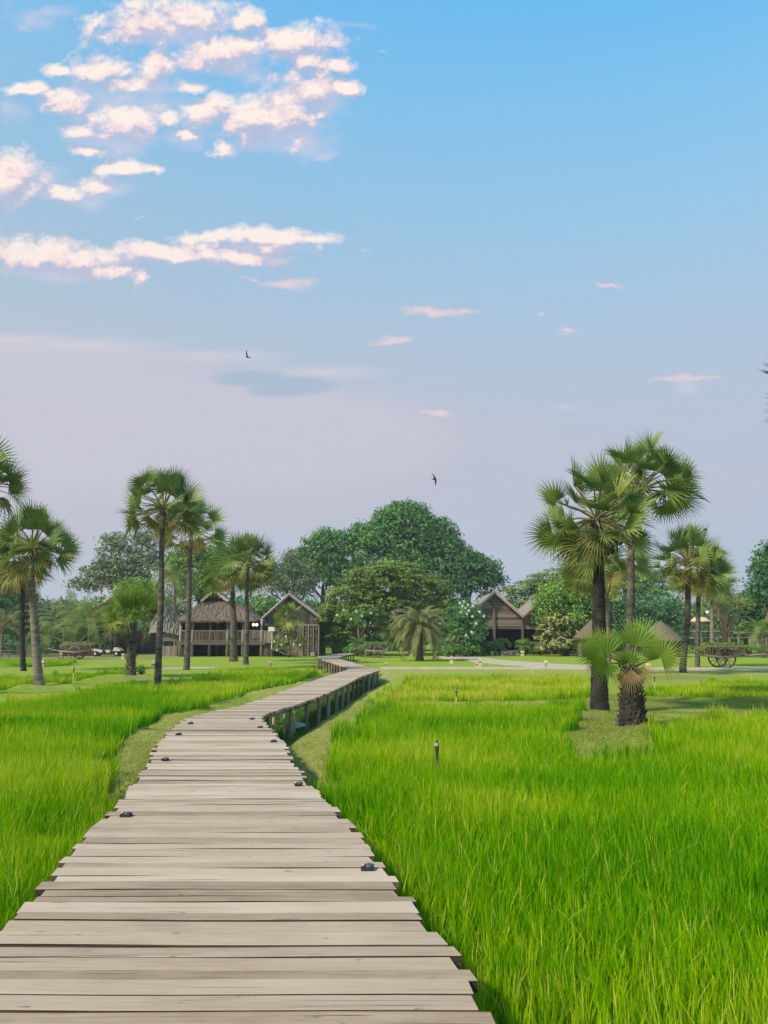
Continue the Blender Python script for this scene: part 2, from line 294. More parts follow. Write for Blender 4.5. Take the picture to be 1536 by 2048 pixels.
class MB:
    """collects boxes, tubes and sheets into one mesh"""
    def __init__(s): s.v = []; s.f = []; s.t = []
    def add(s, vs, fs, t=None):
        b = len(s.v); t = random.random() if t is None else t
        s.v += [tuple(p) for p in vs]; s.f += [[b + i for i in f] for f in fs]; s.t += [t] * len(vs)
    def box(s, x0, x1, y0, y1, z0, z1, t=None, M4=None):
        vs = [Vector((x, y, z)) for x in (x0, x1) for y in (y0, y1) for z in (z0, z1)]
        if M4 is not None: vs = [M4 @ v for v in vs]
        s.add(vs, [(0, 1, 3, 2), (4, 6, 7, 5), (0, 4, 5, 1), (2, 3, 7, 6), (0, 2, 6, 4), (1, 5, 7, 3)], t)
    def beam(s, a, b, w, h=None, t=None, up=(0, 0, 1)):
        a, b = Vector(a), Vector(b); h = h or w; d = (b - a); L = d.length; d = d.normalized(); u = Vector(up)
        if abs(d.dot(u)) > 0.98: u = Vector((0, 1, 0))
        sx = d.cross(u).normalized(); u = sx.cross(d).normalized()
        vs = [p + sx * i * w / 2 + u * j * h / 2 for p in (a, b) for i, j in ((-1, -1), (1, -1), (1, 1), (-1, 1))]
        s.add(vs, [(0, 3, 2, 1), (4, 5, 6, 7), (0, 1, 5, 4), (1, 2, 6, 5), (2, 3, 7, 6), (3, 0, 4, 7)], t)
    def tube(s, pts, rad, n=10, cap=True, t=None, wob=0.0):
        pts = [Vector(p) for p in pts]; m = len(pts); base = len(s.v); vs = []; fs = []
        prev = None
        for i, p in enumerate(pts):
            d = (pts[min(i + 1, m - 1)] - pts[max(i - 1, 0)]).normalized()
            u = prev if prev is not None else (Vector((1, 0, 0)) if abs(d.x) < 0.9 else Vector((0, 1, 0)))
            u = (u - d * u.dot(d)).normalized(); prev = u; w = d.cross(u)
            r = rad[i] if hasattr(rad, '__len__') else rad
            for k in range(n):
                a = 2 * math.pi * k / n; rr = r * (1 + wob * (random.random() - 0.5))
                vs.append(p + u * math.cos(a) * rr + w * math.sin(a) * rr)
        for i in range(m - 1):
            for k in range(n): fs.append((i * n + k, i * n + (k + 1) % n, (i + 1) * n + (k + 1) % n, (i + 1) * n + k))
        if cap: fs += [tuple(range(n))[::-1], tuple(range((m - 1) * n, m * n))]
        s.add(vs, fs, t)
    def torus(s, c, r, rt, axis='Y', n=28, k=6):
        vs = []; fs = []
        for i in range(n):
            a = 2 * math.pi * i / n
            for j in range(k):
                b = 2 * math.pi * j / k; rr = r + rt * math.cos(b); h = rt * math.sin(b)
                p = (rr * math.cos(a), h, rr * math.sin(a)) if axis == 'Y' else (h, rr * math.cos(a), rr * math.sin(a)) if axis == 'X' else (rr * math.cos(a), rr * math.sin(a), h)
                vs.append((c[0] + p[0], c[1] + p[1], c[2] + p[2]))
                fs.append((i * k + j, ((i + 1) % n) * k + j, ((i + 1) % n) * k + (j + 1) % k, i * k + (j + 1) % k))
        s.add(vs, fs)
    def ball(s, c, rx, ry=None, rz=None, n=10, wob=0.0, t=None):
        ry = ry or rx; rz = rz or rx; vs = []; fs = []
        for i in range(n + 1):
            th = math.pi * i / n
            for j in range(n * 2):
                ph = math.pi * j / n; w = 1 + wob * (random.random() - 0.5)
                vs.append((c[0] + rx * w * math.sin(th) * math.cos(ph), c[1] + ry * w * math.sin(th) * math.sin(ph), c[2] + rz * w * math.cos(th)))
        m = 2 * n
        for i in range(n):
            for j in range(m): fs.append((i * m + j, (i + 1) * m + j, (i + 1) * m + (j + 1) % m, i * m + (j + 1) % m))
        s.add(vs, fs, t)
    def mesh(s, name, smooth=False):
        me = bpy.data.meshes.new(name); me.from_pydata(s.v, [], s.f); me.update(); me.validate()
        a = me.attributes.new('tint', 'FLOAT', 'POINT')
        if len(a.data) == len(s.t): a.data.foreach_set('value', s.t)
        if smooth: me.polygons.foreach_set('use_smooth', [True] * len(me.polygons))
        return me
    def obj(s, name, m, parent=None, smooth=False, label=None): return link(name, s.mesh(name, smooth), parent, m, label)

def vnoise(x, y, sc, seed=0):
    """smooth value noise in [0,1]"""
    r = np.random.default_rng(seed); g = r.random((64, 64)); x = np.asarray(x) / sc + 1000.3; y = np.asarray(y) / sc + 1000.7
    xi, yi = np.floor(x).astype(int), np.floor(y).astype(int); fx, fy = x - xi, y - yi
    fx = fx * fx * (3 - 2 * fx); fy = fy * fy * (3 - 2 * fy)
    a = g[xi % 64, yi % 64]; b = g[(xi + 1) % 64, yi % 64]; c = g[xi % 64, (yi + 1) % 64]; d = g[(xi + 1) % 64, (yi + 1) % 64]
    return (a * (1 - fx) + b * fx) * (1 - fy) + (c * (1 - fx) + d * fx) * fy
def inside(poly, x, y):
    p = np.asarray(poly); r = np.zeros(x.shape, bool); j = len(p) - 1
    for i in range(len(p)):
        xi, yi, xj, yj = p[i, 0], p[i, 1], p[j, 0], p[j, 1]
        c = ((yi > y) != (yj > y)) & (x < (xj - xi) * (y - yi) / ((yj - yi) or 1e-9) + xi); r ^= c; j = i
    return r
def sdist(poly, x, y):
    """signed distance, positive inside"""
    p = np.asarray(poly, float); d = np.full(x.shape, 1e9); n = len(p)
    for i in range(n):
        a, b = p[i], p[(i + 1) % n]; ab = b - a; L = (ab ** 2).sum() or 1e-9
        t = np.clip(((x - a[0]) * ab[0] + (y - a[1]) * ab[1]) / L, 0, 1)
        d = np.minimum(d, np.hypot(x - a[0] - t * ab[0], y - a[1] - t * ab[1]))
    return np.where(inside(p, x, y), d, -d)

# ---------------------------------------------------------------- plan of the ground
DECK = 0.55
ST = [(-165,980,2048),(-75,937,1960),(0,885,1890),(48,830,1825),(110,775,1750),(146,742,1711),(192,700,1655),(238,662,1615),(264,624,1578),(296,588,1530),(316,568,1490),(346,538,1455),
      (374,519,1437),(420,540,1424),(476,582,1413),(534,636,1394),(589,682,1374),(651,722,1353),(692,759,1340.5)]
ST2 = [(698,752,1337),(680,724,1331),(655,698,1322.5),(635,676,1317),(634,682,1313.6),(655,695,1310),(686,713,1306.8)]
def dl(py, px): return np.array(gp(px, py, DECK)[:2])
LP = [dl(y, l) for l, r, y in ST + ST2]; RP = [dl(y, r) for l, r, y in ST + ST2]
back = 6.5
LP.insert(0, LP[0] + np.array([-0.12, -back])); RP.insert(0, RP[0] + np.array([0.10, -back]))
deck_poly = LP + RP[::-1]
def T(*pts):
    """points where the tops of standing rice meet the view: the foot of the plants lies nearer"""
    return G(*[(x, 1270 + (y - 1270) * 1.21) for x, y in pts])
def G(*pts): return [gp(x, y, 0)[:2] for x, y in pts]
ditch_r = G((556,1500),(572,1484),(600,1467),(640,1436),(681,1402),(742,1363),(765,1345),(720,1340),(560,1400),(470,1450))
ditch_l = [(-3.05, 7.6), (-2.75, 9.9), (-3.05, 11.6), (-3.75, 10.6), (-3.6, 8.0)]
def off(pts, i0, i1, dx): return [(p[0] + dx, p[1]) for p in pts[i0:i1]]
# rice plots (world coordinates)
nearL = off(LP, 0, 9, -0.10)
rice_left = nearL + G((-20,1640)) [:0] + [(LP[9][0] - 0.55, LP[9][1] - 0.4)] + T((232,1600),(236,1556),(214,1500)) + G((246,1483),(273,1464),(317,1448),(319,1437),(375,1428),(420,1413),(482,1396),(482,1389),(581,1371),(640,1352),(645,1350)) + T((640,1341),(600,1334),(516,1331),(456,1335),(412,1346),(345,1360),(330,1374),(300,1374),(285,1356),(250,1360),(200,1362),(140,1376),(100,1382),(60,1382),(40,1384),(0,1396)) + [(-16, 22), (-16, -7)]
rice_left_far = G((0,1386),(40,1374),(100,1368),(130,1370),(210,1352),(245,1344)) + T((244,1338),(150,1337),(80,1344),(30,1344),(0,1342)) + [(-36, 46), (-30, 30)]
rice_left_patch = G((0,1331),(100,1332),(135,1330),(150,1325),(60,1323),(0,1323)) + [(-55, 60)]
nearR = off(RP, 0, 8, 0.10)
rice_right = nearR + [(RP[8][0] + 0.15, RP[8][1] + 0.3), (-1.32, 9.3), (-1.2, 10.0), (-0.62, 10.4)] + T((690,1522),(680,1512),(686,1502),(676,1492),(672,1478),(678,1463),(702,1448),(724,1438),(734,1418)) + G((800,1425),(900,1424),(1000,1426),(1100,1425),(1150,1432)) + T((1138,1432),(1122,1440),(1124,1450),(1140,1462),(1150,1478),(1163,1488),(1190,1497),(1240,1501),(1300,1496),(1350,1488),(1380,1481),(1362,1471),(1325,1462),(1303,1448),(1318,1432),(1350,1423),(1400,1418),(1540,1415)) + [(20, 22), (20, -7)]
rice_right_far = G((742,1407)) + T((756,1398),(782,1371),(816,1353)) + T((832,1347),(1000,1345.5),(1170,1347),(1190,1360)) + G((1180,1385),(1172,1404),(900,1408.5))
rice_right_back = T((1284,1368),(1310,1362),(1400,1361),(1440,1352),(1545,1353)) + [(36, 36), (24, 24)] + G((1540,1400),(1400,1399),(1292,1396))
RICE = [rice_left, rice_left_far, rice_left_patch, rice_right, rice_right_far, rice_right_back]
MOUNDS = [(1262,1470,1.5,0.16),(1205,1436,1.3,0.12),(1270,1408,1.6,0.12),(1367,1352,2.4,0.12),(262,1356,1.2,0.12),(75,1376,1.2,0.08),(315,1373,0.8,0.05)]

def ground_h(x, y):
    z = 0.05 * (vnoise(x, y, 2.3, 1) - 0.5) + 0.03 * (vnoise(x, y, 0.6, 2) - 0.5)
    pad = np.zeros_like(x); ban = np.zeros_like(x)
    for p in RICE:
        s = sdist(p, x, y); pad = np.maximum(pad, np.clip(s / 0.25 + 0.5, 0, 1)); ban = np.maximum(ban, np.exp(-np.clip(-s, 0, 9) ** 2 / 0.35))
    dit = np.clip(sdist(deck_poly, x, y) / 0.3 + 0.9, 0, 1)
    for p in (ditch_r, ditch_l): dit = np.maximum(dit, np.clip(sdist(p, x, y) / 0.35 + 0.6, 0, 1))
    dit = dit * (y < 60)
    near = np.exp(-np.clip(y - 35, 0, 99) / 20)
    z = z + 0.10 * ban * (1 - pad)
    for (px, py, r, h) in MOUNDS:
        c = gp(px, py, 0); z = z + h * np.exp(-((x - c[0]) ** 2 + (y - c[1]) ** 2) / r ** 2)
    z = z * (1 - pad) - 0.10 * pad
    z = z * (1 - dit) - 0.22 * dit
    return z, pad, dit
def axis(lo, hi, step, far, g=1.35):
    a = list(np.arange(lo, hi + 1e-6, step)); s = step; p = hi
    while p < far: s *= g; p += s; a.append(p)
    s = step; p = lo; b = []
    while p > -far: s *= g; p -= s; b.append(p)
    return np.array(b[::-1] + a)
gx = axis(-19, 19, 0.16, 2500); gy = np.concatenate([axis(-6, 44, 0.16, 2500)])
GX, GY = np.meshgrid(gx, gy); gz, gpad, gdit = ground_h(GX.ravel(), GY.ravel())
nx, ny = len(gx), len(gy)
idx = (np.arange(ny - 1)[:, None] * nx + np.arange(nx - 1)[None]).ravel()
gme = np_mesh('ground', np.stack([GX.ravel(), GY.ravel(), gz], 1), [np.stack([idx, idx + 1, idx + nx + 1, idx + nx], 1)], smooth=True)
# bare earth around the palms and on the yard to the left
dirt = np.zeros(len(gz)); xx, yy = GX.ravel(), GY.ravel()
for (px, py, rx, ry, s) in [(1190,1446,1.3,.7,.8),(1262,1474,1.0,.5,.7),(1290,1415,1.4,1.5,.7),(1340,1357,2.6,1.6,.8),(262,1358,1.2,1.0,.7),(80,1380,1.0,.8,.4)]:
    c = gp(px, py, 0); dirt = np.maximum(dirt, s * np.exp(-(((xx - c[0]) / rx) ** 2 + ((yy - c[1]) / ry) ** 2)))
yard = G((-200,1321),(0,1321),(330,1319),(350,1311)) + [(-60, 90), (-120, 90)]
dirt = np.maximum(dirt, 0.9 * np.clip(sdist(yard, xx, yy) / 1.5 + 0.5, 0, 1))
bank = G((560,1560),(640,1560),(680,1520),(650,1470),(720,1410),(800,1345),(760,1345),(681,1402),(572,1480),(540,1520))
dry = np.clip(sdist(bank, xx, yy) / 0.5 + 0.8, 0, 1)
lb = G((230,1600),(262,1570),(320,1480),(380,1430),(480,1400),(640,1355),(660,1345),(640,1350),(400,1418),(300,1445),(210,1485),(215,1550))
dry = np.maximum(dry, 0.8 * np.clip(sdist(lb, xx, yy) / 0.5 + 0.8, 0, 1))
strip = G((700,1346),(1540,1350),(1540,1342),(1000,1342),(765,1340)); dry = np.maximum(dry, 0.8 * np.clip(sdist(strip, xx, yy) / 0.6 + 0.5, 0, 1))
for nm, arr in (('paddy', gpad), ('ditch', gdit), ('dirt', dirt), ('dry', dry)):
    a = gme.attributes.new(nm, 'FLOAT', 'POINT'); a.data.foreach_set('value', arr.astype(np.float32))
def ground_mat():
    m = bpy.data.materials.new('ground'); m.use_nodes = True; t = m.node_tree; t.nodes.clear(); L = t.links.new
    def N(k): return t.nodes.new(k)
    tcn = N('ShaderNodeTexCoord')
    def noise(s, d):
        n = N('ShaderNodeTexNoise'); n.inputs['Scale'].default_value = s; n.inputs['Detail'].default_value = d; n.inputs['Roughness'].default_value = 0.65; L(tcn.outputs['Object'], n.inputs['Vector']); return n.outputs[0]
    def ramp(f, st):
        r = N('ShaderNodeValToRGB'); e = r.color_ramp.elements
        while len(e) < len(st): e.new(.5)
        for i, (p, c) in enumerate(st): e[i].position = p; e[i].color = (*c, 1)
        L(f, r.inputs[0]); return r.outputs[0]
    def mix(f, a, b):
        n = N('ShaderNodeMix'); n.data_type = 'RGBA'; L(f, n.inputs[0]); L(a, n.inputs[6]); L(b, n.inputs[7]); return n.outputs[2]
    def attr(k): n = N('ShaderNodeAttribute'); n.attribute_name = k; return n.outputs['Fac']
    def mad(a, k, c):
        n = N('ShaderNodeMath'); n.operation = 'MULTIPLY_ADD'; L(a, n.inputs[0]); n.inputs[1].default_value = k; n.inputs[2].default_value = c; return n.outputs[0]
    def mul(a, b):
        n = N('ShaderNodeMath'); n.operation = 'MULTIPLY'; n.use_clamp = True; L(a, n.inputs[0]); L(b, n.inputs[1]); return n.outputs[0]
    big, fine, mid = noise(0.35, 6), noise(38, 6), noise(3.5, 6)
    nz = N('ShaderNodeMix'); nz.data_type = 'FLOAT'; nz.inputs[0].default_value = 0.5; L(mid, nz.inputs[2]); L(fine, nz.inputs[3]); nzo = nz.outputs[0]
    lawn = ramp(nzo, [(0.32, (0.13, 0.23, 0.012)), (0.5, (0.25, 0.36, 0.03)), (0.68, (0.36, 0.44, 0.055))])
    dryg = ramp(nzo, [(0.32, (0.20, 0.21, 0.04)), (0.5, (0.36, 0.35, 0.09)), (0.68, (0.50, 0.46, 0.15))])
    dirtc = ramp(nzo, [(0.32, (0.13, 0.11, 0.05)), (0.5, (0.24, 0.20, 0.11)), (0.68, (0.34, 0.29, 0.18))])
    mud = ramp(nzo, [(0.35, (0.03, 0.06, 0.012)), (0.65, (0.07, 0.12, 0.02))])
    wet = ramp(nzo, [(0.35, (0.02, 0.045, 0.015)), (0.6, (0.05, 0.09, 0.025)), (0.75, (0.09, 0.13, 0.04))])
    br = N('ShaderNodeMapRange'); br.inputs[1].default_value = 0.45; br.inputs[2].default_value = 0.6; br.inputs[4].default_value = 0.4; L(big, br.inputs[0])
    c = mix(br.outputs[0], lawn, dryg)
    c = mix(mul(attr('dry'), mad(mid, 2.0, 0.0)), c, dryg)
    c = mix(mul(attr('dirt'), mad(mid, 1.6, 0.15)), c, dirtc)
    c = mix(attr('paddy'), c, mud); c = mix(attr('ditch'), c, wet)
    p = N('ShaderNodeBsdfPrincipled'); p.inputs['Roughness'].default_value = 0.95; p.inputs['Specular IOR Level'].default_value = 0.1; L(c, p.inputs['Base Color'])
    b = N('ShaderNodeBump'); b.inputs['Strength'].default_value = 0.9; b.inputs['Distance'].default_value = 0.04; L(fine, b.inputs['Height']); L(b.outputs[0], p.inputs['Normal'])
    o = N('ShaderNodeOutputMaterial'); L(p.outputs[0], o.inputs[0]); return m
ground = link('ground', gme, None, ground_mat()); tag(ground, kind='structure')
def gh(x, y): return float(ground_h(np.array([float(x)]), np.array([float(y)]))[0][0])
def base_pt(px, py): x, y, _ = gp(px, py, 0); return (x, y, gh(x, y))

# paths: thin slabs following the photograph's strips
def strip_mesh(name, edges, z, m, th=0.12):
    mb = MB(); n = len(edges)
    for i in range(n - 1):
        (a, b), (c, d) = edges[i], edges[i + 1]
        A, B, Cc, D = [Vector((*gp(*p, 0)[:2], z)) for p in (a, b, c, d)]
        dn = Vector((0, 0, -th)); mb.add([A, B, D, Cc, A + dn, B + dn, D + dn, Cc + dn], [(0, 1, 2, 3), (0, 4, 5, 1), (3, 2, 6, 7), (0, 3, 7, 4), (1, 5, 6, 2)], 0.5)
    o = mb.obj(name, m); tag(o, kind='structure'); return o
strip_mesh('footpath', [((762,1339.8),(760,1336.6)),((900,1339.8),(900,1336.4)),((1100,1340.2),(1100,1336.6)),((1536,1341.6),(1536,1337.6)),((1750,1342.6),(1750,1338.4))], 0.075, 'concrete')
strip_mesh('garden_path', [((860,1314.5),(905,1312.5)),((925,1319.5),(965,1316)),((950,1324),(1000,1321)),((1000,1329.2),(1070,1326)),((1040,1332.4),(1130,1330.2)),((1110,1336),(1300,1335.2))], 0.058, 'concrete')
strip_mesh('side_path', [((320,1338.8),(326,1336.4)),((430,1338.2),(432,1336))], 0.058, 'concrete')
strip_mesh('left_footpath', [((640,1332.6),(640,1329.8)),((700,1332.4),(700,1329.4))], 0.075, 'concrete')

# ---------------------------------------------------------------- boardwalk
bw = empty('boardwalk', (LP[4][0] * .5 + RP[4][0] * .5, LP[4][1], 0), 'long winding boardwalk of weathered grey planks crossing the rice field', 'boardwalk')
def along(poly):
    out = []
    for i in range(len(LP) - 1):
        n = max(1, int(round((np.hypot(*(LP[i + 1] - LP[i])) + np.hypot(*(RP[i + 1] - RP[i]))) / 2 / 0.16)))
        cs = [0]
        for k in range(n): cs.append(cs[-1] + random.uniform(.62, 1.2))
        for k in range(n): out.append((i, cs[k] / cs[-1], cs[k + 1] / cs[-1]))
    return out
mb = MB(); drift = 0; nails = []
for i, t0, t1 in along(LP):
    l0, l1 = [LP[i] * (1 - t) + LP[i + 1] * t for t in (t0, t1)]; r0, r1 = [RP[i] * (1 - t) + RP[i + 1] * t for t in (t0, t1)]
    ax = ((r0 + r1) / 2 - (l0 + l1) / 2); ax /= np.hypot(*ax); fw = ((l1 + r1) - (l0 + r0)); fw /= max(np.hypot(*fw), 1e-6)
    far = l0[1] > 22; g = (0.0028 if random.random() < 0.68 else 0.007) * (0.5 if far else 1)
    drift = 0.75 * drift + random.gauss(0, 0.018); e1 = -(random.uniform(-0.03, 0.06) ) ; e2 = random.uniform(-0.03, 0.06)
    if far: e1 *= 0.5; e2 *= 0.5
    z = DECK + random.uniform(-0.006, 0.006) * (0.3 if far else 1); tilt = random.uniform(-0.004, 0.004); sk = random.uniform(-0.006, 0.006)
    pts = [l0 + ax * e1 + fw * (g + sk), r0 + ax * e2 + fw * (g - sk), r1 + ax * e2 - fw * (g + sk), l1 + ax * e1 - fw * (g - sk)]
    nseg = 7 if l0[1] < 12 else 1; T = random.random(); vs = []; fs = []
    ph = random.random() * 9
    for s in range(nseg + 1):
        u = s / nseg; a = pts[0] * (1 - u) + pts[1] * u; b = pts[3] * (1 - u) + pts[2] * u
        w = 0.0035 * math.sin(u * 5 + ph) if nseg > 1 else 0; a = a + fw * w; b = b + fw * w * .8
        bz = 0.002 * math.sin(u * 7 + ph) if nseg > 1 else 0; ch = 0.0025 if nseg > 1 else 0.002
        vs += [(a[0], a[1], z + tilt + bz - ch), (a[0] + fw[0] * ch * 1.5, a[1] + fw[1] * ch * 1.5, z + tilt + bz), (b[0] - fw[0] * ch * 1.5, b[1] - fw[1] * ch * 1.5, z - tilt + bz), (b[0], b[1], z - tilt + bz - ch), (b[0], b[1], z - 0.055), (a[0], a[1], z - 0.055)]
    for s in range(nseg):
        for k in range(6): fs.append((s * 6 + k, (s + 1) * 6 + k, (s + 1) * 6 + (k + 1) % 6, s * 6 + (k + 1) % 6))
    if nseg > 1:
        for u in (.05, .5, .95):
            for v in (.28, .72):
                c = (pts[0] * (1 - u) + pts[1] * u) * (1 - v) + (pts[3] * (1 - u) + pts[2] * u) * v; nails.append((c[0] + random.uniform(-.01, .01), c[1]))
    fs += [tuple(range(6)), tuple(range(nseg * 6, nseg * 6 + 6))[::-1]]
    mb.add(vs, fs, T)
def deck_mat():
    m = bpy.data.materials.new('deck_wood'); m.use_nodes = True; t = m.node_tree; t.nodes.clear(); L = t.links.new
    def N(k): return t.nodes.new(k)
    tcn = N('ShaderNodeTexCoord'); at_ = N('ShaderNodeAttribute'); at_.attribute_name = 'tint'
    # shift the grain from plank to plank
    cmb = N('ShaderNodeCombineXYZ'); sc = N('ShaderNodeMath'); sc.operation = 'MULTIPLY'; sc.inputs[1].default_value = 37.0; L(at_.outputs['Fac'], sc.inputs[0])
    L(sc.outputs[0], cmb.inputs[0]); L(sc.outputs[0], cmb.inputs[2]); ad = N('ShaderNodeVectorMath'); L(tcn.outputs['Object'], ad.inputs[0]); L(cmb.outputs[0], ad.inputs[1])
    def noise(ms, s, d, r=0.6):
        mp = N('ShaderNodeMapping'); mp.inputs['Scale'].default_value = ms; L(ad.outputs[0], mp.inputs[0])
        n = N('ShaderNodeTexNoise'); n.inputs['Scale'].default_value = s; n.inputs['Detail'].default_value = d; n.inputs['Roughness'].default_value = r; L(mp.outputs[0], n.inputs['Vector']); return n.outputs[0]
    grain = noise((1, 22, 22), 2.2, 9, 0.7); blot = noise((1, 1.6, 1), 1.5, 6); crack = noise((0.55, 34, 5), 1.6, 4, 0.5); knot = noise((1, 2.4, 1), 6.5, 3)
    mx = N('ShaderNodeMix'); mx.data_type = 'FLOAT'; mx.inputs[0].default_value = 0.5; L(grain, mx.inputs[2]); L(blot, mx.inputs[3])
    m2 = N('ShaderNodeMix'); m2.data_type = 'FLOAT'; m2.inputs[0].default_value = 0.32; L(mx.outputs[0], m2.inputs[2]); L(at_.outputs['Fac'], m2.inputs[3])
    r = N('ShaderNodeValToRGB'); e = r.color_ramp.elements
    for _ in range(2): e.new(.5)
    for i, (p, c) in enumerate([(0.28, (0.25, 0.18, 0.118)), (0.42, (0.385, 0.297, 0.208)), (0.55, (0.475, 0.378, 0.275)), (0.75, (0.59, 0.485, 0.37))]): e[i].position = p; e[i].color = (*c, 1)
    L(m2.outputs[0], r.inputs[0])
    def dark(src, lo, hi, col, f):
        mr = N('ShaderNodeMapRange'); mr.inputs[1].default_value = lo; mr.inputs[2].default_value = hi; mr.inputs[4].default_value = f; L(src, mr.inputs[0]); return mr.outputs[0]
    c1 = N('ShaderNodeMix'); c1.data_type = 'RGBA'; L(dark(crack, 0.64, 0.69, None, 0.85), c1.inputs[0]); L(r.outputs[0], c1.inputs[6]); c1.inputs[7].default_value = (0.10, 0.07, 0.055, 1)
    c2 = N('ShaderNodeMix'); c2.data_type = 'RGBA'; L(dark(knot, 0.66, 0.73, None, 0.75), c2.inputs[0]); L(c1.outputs[2], c2.inputs[6]); c2.inputs[7].default_value = (0.17, 0.12, 0.085, 1)
    p = N('ShaderNodeBsdfPrincipled'); p.inputs['Roughness'].default_value = 0.8; p.inputs['Specular IOR Level'].default_value = 0.25; L(c2.outputs[2], p.inputs['Base Color'])
    b = N('ShaderNodeBump'); b.inputs['Strength'].default_value = 0.35; b.inputs['Distance'].default_value = 0.01; L(grain, b.inputs['Height']); L(b.outputs[0], p.inputs['Normal'])
    o = N('ShaderNodeOutputMaterial'); L(p.outputs[0], o.inputs[0]); return m
M['deck_wood'] = deck_mat()
dk = mb.obj('deck', 'deck_wood', bw); dk.data.materials.append(M['gap_shade_wood'])
# the long edges of the planks, down in the gaps, are coloured dark to paint in the gap shade; faces are boxes of 6 strips per segment
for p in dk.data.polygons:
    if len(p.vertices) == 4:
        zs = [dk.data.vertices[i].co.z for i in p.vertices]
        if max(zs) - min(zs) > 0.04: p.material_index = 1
# joists under the edges and pairs of posts
jl = MB()
for side, P in ((1, LP), (-1, RP)):
    for i in range(len(P) - 1):
        a, b = P[i], P[i + 1]; q = LP[i] - RP[i]; q = q / np.hypot(*q) * side * 0.14; q2 = LP[i + 1] - RP[i + 1]; q2 = q2 / np.hypot(*q2) * side * 0.14
        jl.beam((*(a - q), DECK - 0.105), (*(b - q2), DECK - 0.105), 0.06, 0.09)
jl.obj('joist', 'pier_wood', bw)
cnt = 0; acc = 0.0
for i in range(1, len(LP) - 1):
    a0, a1, b0, b1 = LP[i], LP[i + 1], RP[i], RP[i + 1]; L_ = np.hypot(*((a1 + b1 - a0 - b0) / 2)); s = (1.5 - acc) if acc else 0.0
    while s < L_:
        t = s / L_; l = a0 * (1 - t) + a1 * t; r = b0 * (1 - t) + b1 * t; d = (r - l) / np.hypot(*(r - l))
        for p in (l + d * 0.08, r - d * 0.08):
            pb = MB(); lean = random.uniform(-.02, .02); pb.tube([(p[0] + lean, p[1], -0.4), (p[0], p[1], DECK - 0.06)], [.055, .05], 8, wob=.15)
            if cnt < 100: pb.obj('post', 'pier_wood', bw); cnt += 1
        s += 1.5
    acc = L_ - (s - 1.5)
# small solar deck lamps
def deck_light(px, py, label, sc=1.0):
    x, y, _ = gp(px, py, DECK); e = empty('deck_light', (x, y, DECK + 0.004), label, 'deck light', 'solar lights fixed along the boardwalk edges')
    b = MB(); w, h = 0.045 * sc, 0.022; b.tube([(x - w, y, DECK + .018), (x + w, y, DECK + .018)], 0.02, 8); b.box(x - w, x + w, y - 0.04, y + 0.04, DECK + 0.004, DECK + 0.024); b.obj('housing', 'black_metal', e)
    c = MB(); c.ball((x + 0.012, y, DECK + 0.024), w * 0.72, 0.035, 0.018, 7); c.obj('cover', 'grey_metal', e, True)
    l = MB(); l.ball((x - w * 0.66, y - 0.012, DECK + 0.034), 0.016, 0.02, 0.012, 6); l.obj('lens', 'clear_lens', e, True)
for a in [(735,1739,'largest black solar light, on the right edge of the boardwalk',1.0),(252,1633,'large black solar light on the left edge of the boardwalk, beside tall rice',1.0),(597,1571,'black solar light on the right edge of the boardwalk where the tall rice starts',.9),
          (330,1521,'small black light on the left boardwalk edge beside the wide grass bank',.9),(547,1484,'small black light on the right edge, beside where the grassy bank meets the planks',.9),(520,1456,'small black light on the right edge just below the boardwalk bend',.9),
          (357,1470,'tiny black light on the left edge, a little before the boardwalk bend',.9),(381,1448,'tiny black light on the left edge at the boardwalk bend',.9),(504,1439,'tiny black light on the right edge right at the inner corner of the bend',.9)]: deck_light(*a)
# ---------------------------------------------------------------- rice and grass
def scatter(polys, dens, y0, y1, wob=0.0):
    """random points inside the plots, denser near the camera; dens(y) per square metre"""
    xs, ys = [], []
    edges = np.linspace(y0, y1, max(2, int((y1 - y0) / 0.5) + 1))
    for a, b in zip(edges[:-1], edges[1:]):
        hw = 0.52 * b + 3.2; n = int(dens((a + b) / 2) * 2 * hw * (b - a)); xs.append(rng.uniform(-hw, hw, n)); ys.append(rng.uniform(a, b, n))
    x = np.concatenate(xs); y = np.concatenate(ys); ok = np.zeros(len(x), bool)
    j = np.clip((y - 7) / 6, 0, 1) * wob; jx = x + j * (vnoise(x, y, .7, 31) - .5) + .4 * j * (vnoise(x, y, .22, 33) - .5); jy = y + j * (vnoise(x, y, .7, 32) - .5) + .4 * j * (vnoise(x, y, .22, 34) - .5)
    for p in polys: ok |= inside(p, jx, jy)
    return x[ok], y[ok]
